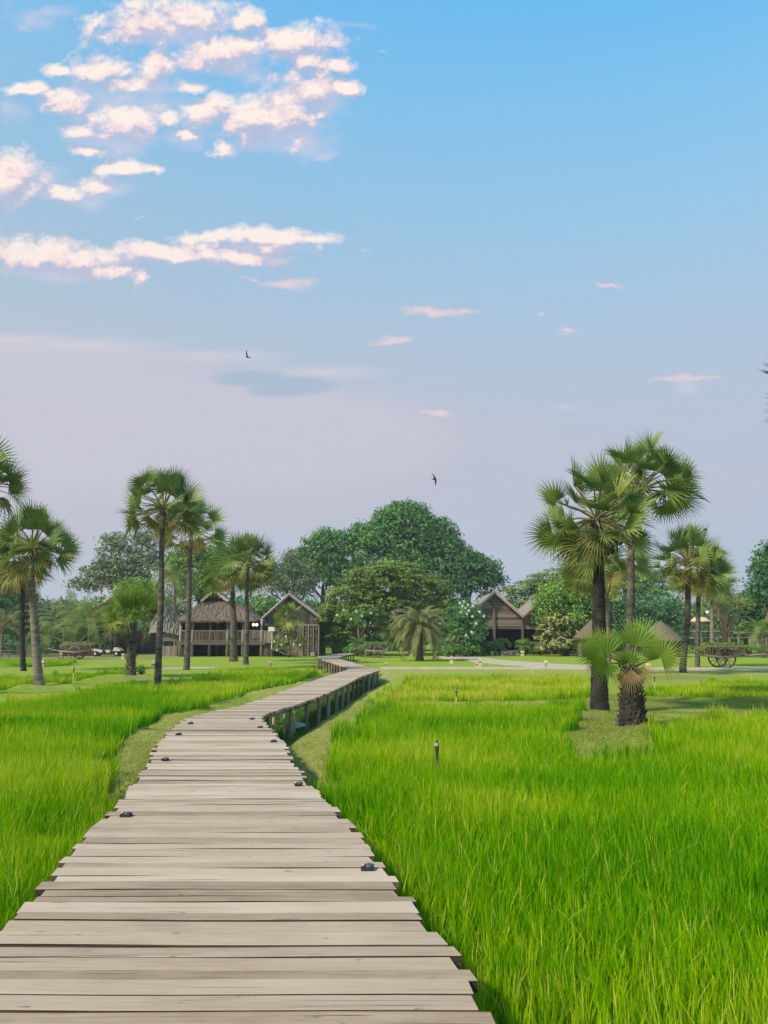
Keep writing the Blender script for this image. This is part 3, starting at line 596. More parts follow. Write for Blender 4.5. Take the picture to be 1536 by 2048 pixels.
def blades(x, y, z, h, w, tint, segs, lean=0.30, bend=0.35):
    n = len(x); az = rng.uniform(0, 2 * np.pi, n); ln = np.abs(rng.normal(0, lean, n)); bd = np.abs(rng.normal(bend * .5, bend * .5, n))
    fa = rng.uniform(0, 2 * np.pi, n); wx, wy = np.cos(fa) * w / 2, np.sin(fa) * w / 2
    rows = []; tt = []
    for k in range(segs + 1):
        s = k / segs; r = h * (ln * s + bd * s ** 2.4); zz = z + h * s * (1 - 0.35 * bd * s ** 2); cx = x + np.cos(az) * r; cy = y + np.sin(az) * r
        f = (1 - s ** 2.2) * (0.75 + .5 * s)
        if k < segs:
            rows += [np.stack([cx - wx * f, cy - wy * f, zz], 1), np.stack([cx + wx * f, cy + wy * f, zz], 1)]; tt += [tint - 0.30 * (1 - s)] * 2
        else: rows.append(np.stack([cx, cy, zz], 1)); tt.append(tint + 0.12)
    m = 2 * segs + 1; V = np.stack(rows, 1).reshape(-1, 3); T = np.clip(np.stack(tt, 1).ravel(), 0, 1); b = np.arange(n) * m
    quads = [np.stack([b + 2 * k, b + 2 * k + 1, b + 2 * k + 3, b + 2 * k + 2], 1) for k in range(segs - 1)]
    tris = [np.stack([b + 2 * segs - 2, b + 2 * segs - 1, b + 2 * segs], 1)]
    return V, quads, tris, T
def merge(parts):
    V = []; Q = []; Tr = []; T = []; o = 0
    for v, q, t, tt in parts:
        V.append(v); T.append(tt); Q += [a + o for a in q]; Tr += [a + o for a in t]; o += len(v)
    f = []
    if Q: f.append(np.concatenate(Q))
    if Tr: f.append(np.concatenate(Tr))
    return np.concatenate(V), f, np.concatenate(T)
def rice_patch(polys, name, label, hmul=1.0, yl=0.0):
    parts = []
    for (y0, y1, dens, w, segs) in [(1.2, 7.5, lambda y: 1900, 0.0105, 4), (7.5, 14, lambda y: 1400, 0.0125, 3), (14, 26, lambda y: 620, 0.018, 2), (26, 66, lambda y: 620 * 26 / y * .5, 0.035, 2)]:
        x, y = scatter(polys, dens, y0, y1, 0.7)
        if not len(x): continue
        c = np.round(x / 0.17), np.round(y / 0.17)        # planted in clumps
        jx, jy = vnoise(c[0], c[1], 1.0, 5) - .5, vnoise(c[1], c[0], 1.0, 6) - .5
        k = 0.50 if y0 < 14 else 0.0
        x2 = x + k * (c[0] * 0.17 + jx * 0.12 - x); y2 = y + k * (c[1] * 0.17 + jy * 0.12 - y)
        z = ground_h(x2, y2)[0]; h = (0.37 + 0.11 * vnoise(x, y, 1.1, 7) + 0.06 * vnoise(x, y, .35, 9)) * rng.normal(1, 0.10, len(x)) * hmul
        inn = np.full(len(x), -9.0)
        for p in polys: inn = np.maximum(inn, sdist(p, x, y))
        h *= 0.85 + 0.15 * np.clip(inn / 0.5, 0, 1)
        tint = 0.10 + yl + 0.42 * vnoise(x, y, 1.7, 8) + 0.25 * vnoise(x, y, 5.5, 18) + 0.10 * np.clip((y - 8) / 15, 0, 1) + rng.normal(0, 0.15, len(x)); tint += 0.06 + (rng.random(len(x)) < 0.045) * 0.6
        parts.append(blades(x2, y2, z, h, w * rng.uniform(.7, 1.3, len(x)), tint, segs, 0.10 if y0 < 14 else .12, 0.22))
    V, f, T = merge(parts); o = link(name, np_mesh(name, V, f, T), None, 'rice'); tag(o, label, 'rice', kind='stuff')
rice_patch([rice_left], 'rice_plants', 'bright green rice filling the plot left of the boardwalk')
rice_patch([rice_right], 'rice_plants', 'bright green rice filling the large near plot right of the boardwalk')
rice_patch([rice_left_far, rice_left_patch], 'rice_plants', 'rice in the small plots behind the left palms', 0.75)
rice_patch([rice_right_far], 'rice_plants', 'yellower rice in the plot behind the thin dyke right of the boardwalk bend', .9, 0.18)
rice_patch([rice_right_back], 'rice_plants', 'green rice in the plot behind the small booted palm', .85, -0.02)
# seed heads: a few pale bent ones among the near rice
x, y = scatter([rice_left, rice_right], lambda y: 9 if y < 9 else 3, 2, 16)
hv = blades(x, y, np.full(len(x), -0.1), rng.uniform(.50, .62, len(x)), np.full(len(x), .012), np.full(len(x), 0.95), 5, 0.25, 0.8)
V, f, T = merge([hv]); tag(link('seed_heads', np_mesh('seed_heads', V, f, T), None, 'rice'), 'scattered pale yellow bent seed heads standing among the near rice', 'seed heads', kind='stuff')
# mown grass on the banks
x, y = scatter([[(-6, 6), (-6, 26), (6, 26), (6, 6)]], lambda y: 1500 if y < 16 else 700, 6, 26)
zz, pd, dt = ground_h(x, y); ok = (pd < 0.35) & (dt < 0.5) & (~inside(deck_poly, x, y)); x, y, zz, pd = x[ok], y[ok], zz[ok], pd[ok]
hh = rng.uniform(0.015, 0.04, len(x)) + 0.05 * (pd > 0.05)
g1 = blades(x, y, zz - .005, hh, np.full(len(x), 0.006) * (1 + y / 20), 0.3 + 0.5 * vnoise(x, y, .8, 12) + rng.normal(0, .12, len(x)), 2, 0.8, 0.8)
x, y = scatter([G((1100,1390),(1540,1385),(1540,1430),(1400,1500),(1160,1520),(1100,1460))], lambda y: 1000, 12, 30)
zz, pd, dt = ground_h(x, y); ok = (pd < 0.4) & (vnoise(x, y, .9, 44) > .28); x, y, zz = x[ok], y[ok], zz[ok]
g2 = blades(x, y, zz - .005, rng.uniform(0.02, 0.07, len(x)), np.full(len(x), 0.012), 0.15 + 0.5 * vnoise(x, y, .8, 13) + rng.normal(0, .12, len(x)), 2, 0.8, 0.8)
V, f, T = merge([g1, g2]); tag(link('bank_grass', np_mesh('bank_grass', V, f, T), None, 'short_grass'), 'short mown olive grass covering the banks between the boardwalk and the rice', 'grass', kind='stuff')
# dark weeds in the ditch under the boardwalk
x, y = scatter([ditch_r, ditch_l, [tuple(p) for p in deck_poly]], lambda y: 600 if y < 20 else 250, 7, 45)
zz, pd, dt = ground_h(x, y); g = blades(x, y, zz, rng.uniform(.03, .12, len(x)), np.full(len(x), .016), rng.uniform(0, .6, len(x)), 2, .7, .8)
V, f, T = merge([g]); tag(link('ditch_weeds', np_mesh('ditch_weeds', V, f, T), None, 'mid_leaf'), 'low dark green weeds in the shaded ditch beside the boardwalk posts', 'weeds', kind='stuff')

# ---------------------------------------------------------------- trees
def leaves(blobs, n, size, clump=1.1, cl_n=28, flat=1.0, shell=0.72, horiz=0.0, seed=0):
    """leaf-sized faces gathered in clumps on and inside ellipsoids (x,y,z,rx,ry,rz)"""
    r = np.random.default_rng(seed + 100); B = np.array(blobs, float); w = (B[:, 3] * B[:, 5] + B[:, 4] * B[:, 5] + B[:, 3] * B[:, 4]); w /= w.sum()
    nc = max(4, n // cl_n); bi = r.choice(len(B), nc, p=w); d = r.normal(size=(nc, 3)); d[:, 2] = np.where(d[:, 2] < -0.5, -d[:, 2], d[:, 2]); d /= np.linalg.norm(d, axis=1)[:, None]
    rad = np.where(r.random(nc) < 0.78, r.uniform(shell, 1.04, nc), r.uniform(0.2, shell, nc)); cc = B[bi, :3] + d * B[bi, 3:] * rad[:, None]
    ct = r.normal(0.5, 0.17, nc); cs = r.uniform(.5, 1.3, nc)
    ci = np.repeat(np.arange(nc), cl_n); N = len(ci); u = r.normal(size=(N, 3)); u /= np.linalg.norm(u, axis=1)[:, None]; u *= (r.random(N) ** 0.45)[:, None]
    p = cc[ci] + u * clump * cs[ci][:, None] * np.array([1, 1, 0.62 * flat])
    nrm = r.normal(size=(N, 3)) + d[ci] * 0.8 + u * 0.9; nrm[:, 2] += 0.4 + horiz; nrm /= np.linalg.norm(nrm, axis=1)[:, None]
    a = np.cross(nrm, r.normal(size=(N, 3))); a /= np.linalg.norm(a, axis=1)[:, None]; b = np.cross(nrm, a)
    L = size * r.uniform(.6, 1.35, N)[:, None]; W = L * 0.42
    V = np.stack([p - a * L * .5, p + b * W * .5 - nrm * L * .06, p + a * L * .5, p - b * W * .5 - nrm * L * .06], 1).reshape(-1, 3)
    i = np.arange(N) * 4; T = np.repeat(np.clip(ct[ci] + r.normal(0, .12, N), 0, 1), 4)
    return V, [np.stack([i, i + 1, i + 2], 1), np.stack([i, i + 2, i + 3], 1)], T, cc
def limb_tree(mb, base, top, r0, targets, rr=None, sag=0.0):
    base, top = Vector(base), Vector(top); pts = [base.lerp(top, t) + Vector((random.uniform(-.1, .1), random.uniform(-.1, .1), 0)) * (t > 0) * r0 * 3 for t in (0, .15, .5, 1)]
    mb.tube(pts, [r0 * 1.35, r0, r0 * .85, r0 * .7], 9, t=.5, wob=.12)
    for q in targets:
        q = Vector(q); s = base.lerp(top, random.uniform(.72, 1.0)); m1 = s.lerp(q, .45) + Vector((random.uniform(-.3, .3), random.uniform(-.3, .3), random.uniform(0.0, .5)))
        mb.tube([s, m1, q], [r0 * .45, r0 * .28, r0 * .07], 6, t=.5, wob=.1)
        for _ in range(2):
            q2 = s.lerp(q, .85) + Vector((random.uniform(-1, 1), random.uniform(-1, 1), random.uniform(-.3, .3))) * r0 * 3; mb.tube([m1, q2], [r0 * .2, r0 * .05], 5, t=.5)
def bl(px, py, rx, ry, Y, dy=0, ryd=None):
    """blob given in photograph pixels at depth Y"""
    c = at(px, py, Y + dy); s = Y / F; return (c[0], c[1], c[2], rx * s, (ryd if ryd is not None else max(rx, ry) * .8) * s, ry * s)
tseed = [0]
def tree(label, trunk_px, Y, blobs, n, size, m, top_py=None, r0=0.3, name='broadleaf_tree', cat='tree', group=None, clump=1.1, cl_n=28, flat=1., horiz=0., shell=.72, bark='tree_bark', nl=7):
    tseed[0] += 1; bx = X(trunk_px, Y); g = gh(bx, Y) if Y < 60 else 0.0; e = empty(name, (bx, Y, g), label, cat, group)
    B = [bl(*b[:4], Y, *(b[4:] if len(b) > 4 else ())) for b in blobs]
    V, f, T, cc = leaves(B, n, size, clump, cl_n, flat, shell, horiz, tseed[0]); link('crown', np_mesh('crown', V, f, T), e, m)
    mb = MB(); tz = Z(top_py, Y) if top_py else sum(b[2] for b in B) / len(B) - 0.5
    tg = [cc[k] for k in np.random.default_rng(tseed[0]).choice(len(cc), nl)]; tg = [tuple(np.array([bx, Y, tz]) * .15 + np.array(q) * .85) for q in tg]; limb_tree(mb, (bx, Y, g - 0.15), (bx + random.uniform(-.2, .2), Y, tz), r0, tg); mb.obj('trunk', bark, e, True); return e

tree('huge domed dark green tree rising highest above the middle of the garden', 815, 104, [(810,1085,78,78),(760,1105,60,62),(865,1110,52,62),(812,1055,62,50),(880,1080,36,44),(742,1085,40,40),(830,1150,90,60),(790,1034,30,24),(790,1215,60,34),(740,1235,44,34),(860,1220,56,34)], 34000, .52, 'dark_leaf', 1180, .6, clump=1.35)
tree('dark green tree adjoining the left flank of the huge domed tree', 645, 106, [(640,1115,46,48),(690,1110,44,52),(605,1135,36,40),(650,1085,30,30),(720,1090,30,40),(640,1160,60,45),(700,1160,50,40)], 15000, .5, 'dark_leaf', 1190, .4, clump=1.3)
tree('dark spreading tree on the right flank of the huge domed tree', 935, 102, [(925,1135,45,40),(958,1150,44,36),(985,1165,26,16),(900,1110,32,36),(935,1175,52,34),(1003,1160,9,6),(893,1170,40,45)], 13000, .5, 'teal_leaf', 1190, .4, clump=1.25)
tree('wide umbrella shaped olive green tree standing in front of the domed tree', 738, 82, [(790,1168,84,36),(715,1192,58,34),(862,1190,52,38),(790,1142,52,20),(690,1225,46,34),(885,1228,42,34),(760,1212,70,32),(845,1238,48,30),(660,1236,26,28),(735,1160,48,26),(800,1255,60,26),(700,1262,36,22),(880,1262,34,26)], 36000, .36, 'olive_leaf', 1255, .28, clump=.95, flat=.45, horiz=1.2, nl=12)
tree('grey green airy tree at the left, sky showing through its leaves', 255, 98, [(215,1160,44,26),(260,1165,50,30),(170,1175,34,22),(228,1095,30,30),(205,1135,34,26),(262,1118,36,34),(290,1085,28,26),(180,1150,22,18),(300,1130,34,36),(240,1150,46,30)], 9500, .46, 'grey_leaf', 1150, .3, clump=1.2, cl_n=18, shell=.55)
tree('rounded mid green tree behind the thatched stilt house', 395, 96, [(390,1130,50,46),(425,1155,44,44),(355,1150,36,44),(400,1185,60,36),(440,1120,26,28)], 11000, .46, 'mid_leaf', 1190, .35, clump=1.2)
tree('wispy grey green tree between the plank barn and the dark trees', 585, 97, [(575,1150,34,42),(555,1180,36,34),(600,1185,34,30),(582,1118,18,16),(610,1150,22,26),(540,1135,20,20)], 5200, .38, 'grey_leaf', 1195, .3, clump=1.1, cl_n=20, shell=.5)
tree('feathery yellow green tree behind the small booted palm on the left', 285, 94, [(280,1215,50,30),(275,1185,44,26),(250,1200,30,24),(305,1195,32,30)], 7500, .34, 'bright_leaf', 1215, .25, clump=1.)
tree('dark green tree closing the far left edge of the garden', 15, 92, [(10,1200,44,50),(40,1225,36,50),(-20,1170,50,60),(30,1270,44,40),(0,1260,60,50)], 12000, .42, 'teal_leaf', 1250, .35, clump=1.2)
tree('flat topped olive green tree behind the valley of the twin gabled barn', 1060, 100, [(1060,1180,54,20),(1100,1165,50,22),(1020,1190,30,12),(1130,1150,40,20),(1080,1205,60,26)], 9500, .36, 'olive_leaf', 1225, .3, clump=1.05, flat=.4, horiz=1.2, nl=10)
tree('bright green bushy tree right beside the twin gabled barn', 1130, 81.5, [(1130,1195,52,34),(1106,1222,38,34),(1165,1215,44,40),(1140,1250,60,40),(1165,1175,32,24)], 12500, .38, 'bright_leaf', 1250, .3, clump=1.1)
tree('broad layered grey green tree behind the two tall palms', 1240, 106, [(1200,1150,70,22),(1260,1155,66,26),(1310,1180,40,28),(1170,1170,50,24),(1240,1190,90,36),(1220,1132,40,14)], 14000, .42, 'mid_leaf', 1220, .4, clump=1.25, flat=.5, horiz=.9, nl=12)
tree('dark green tree filling the gap behind the conical thatched huts', 1260, 97, [(1230,1230,60,40),(1290,1235,60,44),(1340,1240,44,44),(1260,1265,90,34)], 13000, .42, 'teal_leaf', 1270, .3, clump=1.2)
tree('tall dark tree cut by the right edge of the picture', 1545, 84, [(1535,1165,32,44),(1530,1125,22,26),(1550,1110,30,30),(1575,1180,50,60),(1520,1190,24,26)], 9000, .42, 'teal_leaf', 1225, .35, clump=1.0, cl_n=24)
tree('layered mid green tree behind the log pergola', 1490, 92, [(1470,1220,44,36),(1505,1225,44,42),(1450,1250,46,34),(1540,1235,50,50),(1500,1260,60,30)], 12000, .4, 'dark_leaf', 1262, .3, clump=1.1, flat=.6, horiz=.5)
tree('pale brown nearly bare tree with five upright limbs by the cart', 1452, 78, [(1440,1215,36,24),(1475,1210,36,26),(1455,1190,32,20),(1425,1200,16,16)], 1500, .26, 'yellow_leaf', 1285, .20, clump=.8, cl_n=10, shell=.3, bark='pale_bark', nl=22)
tree('yellow green large leaved bushy tree at the right end of the twin gabled barn', 1120, 80, [(1118,1250,34,26),(1100,1275,28,28),(1140,1280,26,26),(1118,1292,38,18)], 2600, .52, 'yellow_leaf', 1290, .12, clump=.7, cl_n=14, horiz=.8)
fl = tree('dark leaved tree dotted with white blossoms left of the twin gabled barn', 930, 80, [(928,1235,34,34),(905,1262,34,32),(948,1255,22,30),(925,1280,40,22)], 7500, .34, 'dark_leaf', 1275, .16, clump=.8)
tree('low dark green tree masking the wall beside the black doorway', 668, 84, [(668,1262,24,24),(655,1285,22,24),(680,1285,22,22),(672,1235,24,18)], 4200, .32, 'mid_leaf', 1285, .15, clump=.7)
def blossoms(e, pts, Y, r, name='blossoms'):
    mb = MB()
    for (px, py) in pts:
        c = at(px, py, Y)
        for k in range(5):
            a = k * 1.2566 + random.random(); q = (c[0] + math.cos(a) * r, c[1] + random.uniform(-.05, .05), c[2] + math.sin(a) * r); mb.ball(q, r * .72, r * .5, r * .72, 4)
    mb.obj(name, 'petal', e, True)
pts = [(920,1206),(928,1203),(936,1210),(942,1203),(946,1212),(931,1216),(938,1222),(951,1218),(925,1212),(959,1224),(945,1233),(966,1239),(968,1232),(934,1228),(952,1247),(941,1254),(932,1270),(943,1264),(922,1225),(915,1240)]
blossoms(fl, pts[::2] + pts[1::4], 77.2, .085)
# a second, sparse line of blossoms on the right of the barn, on the bright tree
sh = empty('flowering_shrub', (X(735, 79), 79, 0), 'shrub of spotty white flowers under the umbrella shaped tree', 'shrub')
V, f, T, cc = leaves([bl(690,1232,16,12,79),bl(730,1228,18,10,79),bl(715,1245,14,10,79)], 900, .3, .7, 20, seed=61); link('foliage', np_mesh('foliage', V, f, T), sh, 'mid_leaf')
blossoms(sh, [(688,1220),(674,1230),(712,1222),(724,1232),(742,1226),(702,1238)], 77.5, .08); b = MB(); b.tube([(X(722, 79), 79, 0), (X(715, 79), 79, Z(1250, 79)), (X(718, 79), 79, Z(1232, 79))], [.09, .07, .03], 7); b.tube([(X(722, 79), 79, Z(1270, 79)), (X(733, 79), 79, Z(1245, 79)), (X(728, 79), 79, Z(1228, 79))], [.06, .05, .02], 6); b.obj('stem', 'pale_bark', sh, True)

# the belt of trees that closes the garden behind everything
far = [(-70,1215,1),(20,1190,0),(75,1205,2),(110,1195,3),(150,1200,0),(190,1195,2),(235,1205,0),(330,1195,3),(470,1195,0),(520,1190,2),(620,1200,0),(1010,1200,2),(1040,1205,0),(1190,1200,3),(1350,1195,0),(1400,1200,2),(1440,1195,3),(1475,1192,0),(1560,1195,1),(1640,1180,0),(-160,1190,0)]
what = {0: 'dark_leaf', 1: 'teal_leaf', 2: 'mid_leaf', 3: 'grey_leaf'}
names = {-70:'at the outer left, behind the leaning palms',20:'behind the pale leaning palm, left edge',75:'just right of the leaning pair of palms',110:'above the hay cart on the left',150:'above the black buggy, left of the grey airy tree',190:'under the grey airy tree',235:'behind the small grey roof finial',330:'between the two slender left palms',470:'behind the two palms before the thatched house',520:'behind the palms at the plank barn',620:'behind the roof of the plank barn',1010:'behind the left peak of the twin gabled barn',1040:'behind the valley of the twin gabled barn',1190:'behind the left conical hut',1350:'behind the right conical hut',1400:'left of the pale bare tree',1440:'behind the pale bare tree',1475:'right of the pale bare tree',1560:'beyond the right edge of the log pergola',1640:'outermost on the right',-160:'outermost on the left'}
for i, (px, top, k) in enumerate(far):
    Y = 122 + (i * 7) % 15; h = 1300 - top
    tree('distant %s tree %s' % ({0:'dark green',1:'blackish green',2:'mid green',3:'greyish'}[k], names[px]), px, Y,
         [(px + random.uniform(-14, 14), top + 30, 34, 30), (px - 24, top + 52, 32, 34), (px + 24, top + 48, 32, 36), (px, top + 82, 48, 40)], 4600, .62, what[k], top + 70, .35, group='trees in the background belt', clump=1.5, cl_n=24)
# undergrowth masses at the foot of the far belt
ug = []
for px in range(-260, 1820, 26):
    c = at(px, 1292, 112 + (px % 5)); ug.append((c[0], c[1], 1.0, 2.2, 1.6, 1.9 + random.random()))
V, f, T, cc = leaves(ug, 30000, .5, 1.2, 24, seed=77); tag(link('undergrowth', np_mesh('undergrowth', V, f, T), None, 'teal_leaf'), 'dark tangled undergrowth at the foot of the far trees', 'undergrowth', kind='stuff')
# shrubs and clipped bushes
def shrub(label, blobs, Y, n, size, m, name='shrub', cat='shrub', clump=.5, group=None, shell=.85):
    tseed[0] += 1; B = [bl(*b, Y) for b in blobs]; e = empty(name, (B[0][0], Y, 0), label, cat, group)
    V, f, T, cc = leaves(B, n, size, clump, 20, 1, shell, 0, tseed[0] + 300); link('foliage', np_mesh('foliage', V, f, T), e, m)
    s = MB(); c = B[0]
    for k in range(4): s.tube([(c[0] + random.uniform(-.2, .2), Y, -.05), (c[0] + random.uniform(-.5, .5), Y + random.uniform(-.3, .3), c[2])], [.05, .02], 5)
    s.obj('stem', 'tree_bark', e)
CH = 'clipped bushes in front of the twin gabled barn'
shrub('clipped round bush left of the barn steps', [(1003,1289,16,12),(995,1298,16,12)], 82, 2600, .16, 'mid_leaf', 'round_bush', 'bush', .22, CH, .92)
shrub('clipped round bush right of the barn steps', [(1048,1290,17,11),(1050,1300,16,10)], 82, 2600, .16, 'mid_leaf', 'round_bush', 'bush', .22, CH, .92)
shrub('dark low bush at the left corner of the twin gabled barn', [(965,1291,13,10),(972,1301,16,8)], 83, 1800, .2, 'dark_leaf', 'bush', 'bush', .3)
shrub('ragged low bushes right of the clipped pair', [(1080,1298,20,9),(1100,1300,16,8)], 82, 1900, .22, 'dark_leaf', 'bush', 'bush', .4)
shrub('arching round tuft of green grass right of the feathery date palm', [(906,1300,20,11),(897,1304,14,8)], 76, 2600, .26, 'mid_leaf', 'grass_tuft', 'bush', .35)
shrub('yellowish leafy plant just above the round grass tuft', [(907,1279,13,6),(915,1286,9,5)], 79, 300, .4, 'yellow_leaf', clump=.5)
shrub('low leafy bush between the grass tuft and the twin gabled barn', [(945,1300,16,8),(930,1300,12,8)], 79, 1500, .24, 'mid_leaf', clump=.4)
shrub('low fern bush beside the black doorway', [(715,1300,14,10),(700,1302,10,7)], 80, 1500, .3, 'dark_leaf', clump=.5)
shrub('dark hedge at the far left under the fan palms', [(20,1300,60,16),(70,1300,40,14),(-30,1295,60,20)], 86, 6500, .28, 'teal_leaf', 'hedge', 'hedge', .6)
shrub('dark thicket behind the hay cart and the buggy', [(120,1275,40,26),(95,1290,30,20),(160,1270,40,28)], 93, 5200, .32, 'teal_leaf', clump=.8)
shrub('dark thicket behind the small booted palm on the left', [(300,1280,32,28),(270,1290,34,22)], 93, 4200, .32, 'dark_leaf', clump=.8)
shrub('low hedge under the log pergola', [(1500,1300,30,8),(1470,1303,18,7),(1540,1300,22,9)], 84, 2600, .24, 'mid_leaf', 'hedge', 'hedge', .4)
shrub('scrubby bushes between the tall double palms and the pergola', [(1410,1300,20,12),(1350,1290,14,16)], 90, 2200, .28, 'mid_leaf', clump=.5)
shrub('dark bush behind the cart wheel under the umbrella shaped tree', [(752,1292,22,14),(775,1285,18,16)], 88, 2600, .26, 'mid_leaf', clump=.5)
shrub('small green sprout at the foot of the small booted palm on the left', [(280,1342,7,10)], 43, 260, .16, 'mid_leaf', clump=.2)
shrub('dark foliage mass behind the feathery date palm', [(840,1275,50,22),(800,1270,30,20),(880,1275,30,20)], 92, 5200, .34, 'teal_leaf', clump=.8)
shrub('greenery behind the left conical hut', [(1160,1290,24,16),(1200,1285,30,20),(1250,1290,30,18)], 90, 4200, .32, 'teal_leaf', clump=.7)

# ---------------------------------------------------------------- palms
def fan_leaf(n_seg, Rl, spread, r, droop=0.25, fold=0.35, ns=3):
    """one palmate leaf in its own frame: hub at the origin, axis +X, face normal +Z"""
    V = []; Q = []; T = []
    for k in range(n_seg):
        a = (k / (n_seg - 1) - .5) * spread; L = Rl * (1 - 0.16 * abs(2 * k / (n_seg - 1) - 1) ** 2) * r.uniform(.88, 1.08)
        w = 2 * math.sin(spread / n_seg / 2) * Rl * 0.55; dr = droop * r.uniform(.6, 1.5); up = fold * Rl * (abs(math.sin(a)) * .6)
        ca, sa = math.cos(a), math.sin(a); b = len(V); st = [0.02, 0.42, 0.74, 1.0] if ns == 3 else [0.02, .45, 1.0]
        for s in st:
            rr = L * s; hw = w * (min(s / 0.45, 1.0)) * .46 * (1 if s <= .45 else (1 - (s - .45) / .55) * .8 + .02); z = up * s + (.035 * Rl * s * (k % 2)) - dr * L * max(0, s - .45) ** 1.7
            V += [(rr * ca + hw * sa, rr * sa - hw * ca, z + 0.4 * hw), (rr * ca - hw * sa, rr * sa + hw * ca, z - 0.4 * hw)]; T += [s * .3 + (k % 2) * .12] * 2
        for j in range(len(st) - 1): Q.append((b + 2 * j, b + 2 * j + 2, b + 2 * j + 3, b + 2 * j + 1))
    return np.array(V), np.array(Q), np.array(T)
def fan_crown(c, R_, n, leafR, r, nseg=30, droop=.25, up_lo=-0.55, spec=None, ns=3, sag=0.15):
    """leaves on stalks round the palm heart; returns green, yellowing and stalk geometry"""
    c = np.array(c); GV = []; GQ = []; GT = []; off = 0; stalks = MB(); c3 = Vector(c)
    ga = 2.39996; dirs = []
    for k in range(n):
        s = 1 - (k + .5) / n * (1 - up_lo); el_ = math.asin(max(-.95, min(.98, s))); a = k * ga + r.uniform(-.25, .25); dirs.append((a, el_ + r.uniform(-.1, .1), 1.0))
    if spec: dirs = spec
    for (a, el_, sc) in dirs:
        d = Vector((math.cos(a) * math.cos(el_), math.sin(a) * math.cos(el_), math.sin(el_))); L = R_ * r.uniform(.85, 1.1) * sc
        hub = c3 + d * L - Vector((0, 0, sag * L * (1 - abs(d.z)))); md = c3.lerp(hub, .5) + Vector((0, 0, .06 * L)); w0 = 0.028 * R_
        stalks.tube([c3 + d * .1, md, hub], [w0, w0 * .7, w0 * .5], 5, t=.5)
        ax = (hub - md).normalized(); ax = (ax * .8 + Vector((0, 0, -0.12 if el_ < .5 else .1))).normalized()
        tw = r.uniform(-1.1, 1.1); side = ax.cross(Vector((0, 0, 1)))
        side = side.normalized() if side.length > .1 else Vector((1, 0, 0)); nrm = side.cross(ax); Rt = Matrix.Rotation(tw, 3, ax); side = Rt @ side; nrm = Rt @ nrm
        tilt = Matrix.Rotation(r.uniform(-.5, .7), 3, side); ax2 = tilt @ ax; nrm = tilt @ nrm
        V, Q, T = fan_leaf(nseg, leafR * r.uniform(.85, 1.12) * sc ** .3, r.uniform(3.3, 4.5), r, droop * (1.0 if el_ > 0 else 1.7), r.uniform(.3, .8), ns)
        Mx = np.array([list(ax2), list(side), list(nrm)]); W = V @ Mx + np.array(hub); GV.append(W); GQ.append(Q + off); off += len(V)
        GT.append(np.clip(T + 0.28 + 0.12 * r.normal() - .12 * (el_ > .6), 0, 1))
    return (np.concatenate(GV), [np.concatenate(GQ)], np.concatenate(GT)), stalks
def palm_trunk(pts, rads, bark, e, dark_to=0.0, n=14, name='trunk'):
    mb = MB(); P = [Vector(p) for p in pts]; out = []; rr = []; seg = 26
    def cr(t):
        f = t * (len(P) - 1); i = min(int(f), len(P) - 2); u = f - i; p0, p1, p2, p3 = P[max(i - 1, 0)], P[i], P[i + 1], P[min(i + 2, len(P) - 1)]
        return 0.5 * ((2 * p1) + (p2 - p0) * u + (2 * p0 - 5 * p1 + 4 * p2 - p3) * u * u + (3 * p1 - p0 - 3 * p2 + p3) * u ** 3)
    for k in range(seg * 2 + 1):
        t = k / (seg * 2); f = t * (len(rads) - 1); i = min(int(f), len(rads) - 2); out.append(cr(t)); rr.append((rads[i] * (1 - f + i) + rads[i + 1] * (f - i)) * (1.035 if k % 2 else .985))
    mb.tube(out, rr, n, wob=.09); o = mb.obj(name, bark, e, True); return out
def boots(e, pts, r0, r1, n, size, name='boots', bark='boot_bark'):
    """stubs of old leaf stalks spiralling up the trunk"""
    mb = MB(); A, B = Vector(pts[0]), Vector(pts[-1])
    for k in range(n):
        t = (k + .5) / n; f = t * (len(pts) - 1); i = min(int(f), len(pts) - 2); c = Vector(pts[i]).lerp(Vector(pts[i + 1]), f - i); a = k * 2.39996 + random.uniform(-.2, .2); r = r0 * (1 - t) + r1 * t
        o = Vector((math.cos(a), math.sin(a), 0)); s = o.cross(Vector((0, 0, 1))); sz = size * random.uniform(.6, 1.25); lean = random.uniform(-.5, .5)
        p0 = c + o * r * .75; tip = c + o * (r + sz * .75) + Vector((0, 0, sz * random.uniform(.9, 1.4))) + s * lean * sz * .6; w = sz * .42
        mid = p0.lerp(tip, .55) + o * sz * .1
        mb.add([p0 - s * w * 1.3, p0 + s * w * 1.3, mid + s * w * .7, mid - s * w * .7, tip + s * w * .35, tip - s * w * .35, p0 - Vector((0, 0, sz * .4)) + o * sz * .25, mid - Vector((0, 0, sz * .3)) + o * .02, tip - Vector((0, 0, sz * .2))],
               [(0, 1, 2, 3), (3, 2, 4, 5), (0, 3, 7, 6), (1, 6, 7, 2), (3, 5, 8, 7), (2, 7, 8, 4), (4, 8, 5)])
    mb.obj(name, bark, e)
def dead_fans(e, c, n, R_, leafR, seed, m='dead_frond', elev=(-1.15, -.5), name='dead_fronds', spec=None, nseg=22):
    r = np.random.default_rng(seed); sp = spec or [(r.uniform(0, 6.28), r.uniform(*elev), r.uniform(.7, 1)) for _ in range(n)]
    (V, f, T), st = fan_crown(c, R_, n, leafR, r, nseg, .9, spec=sp, ns=3, sag=.3); link(name, np_mesh(name, V, f, T), e, m); return
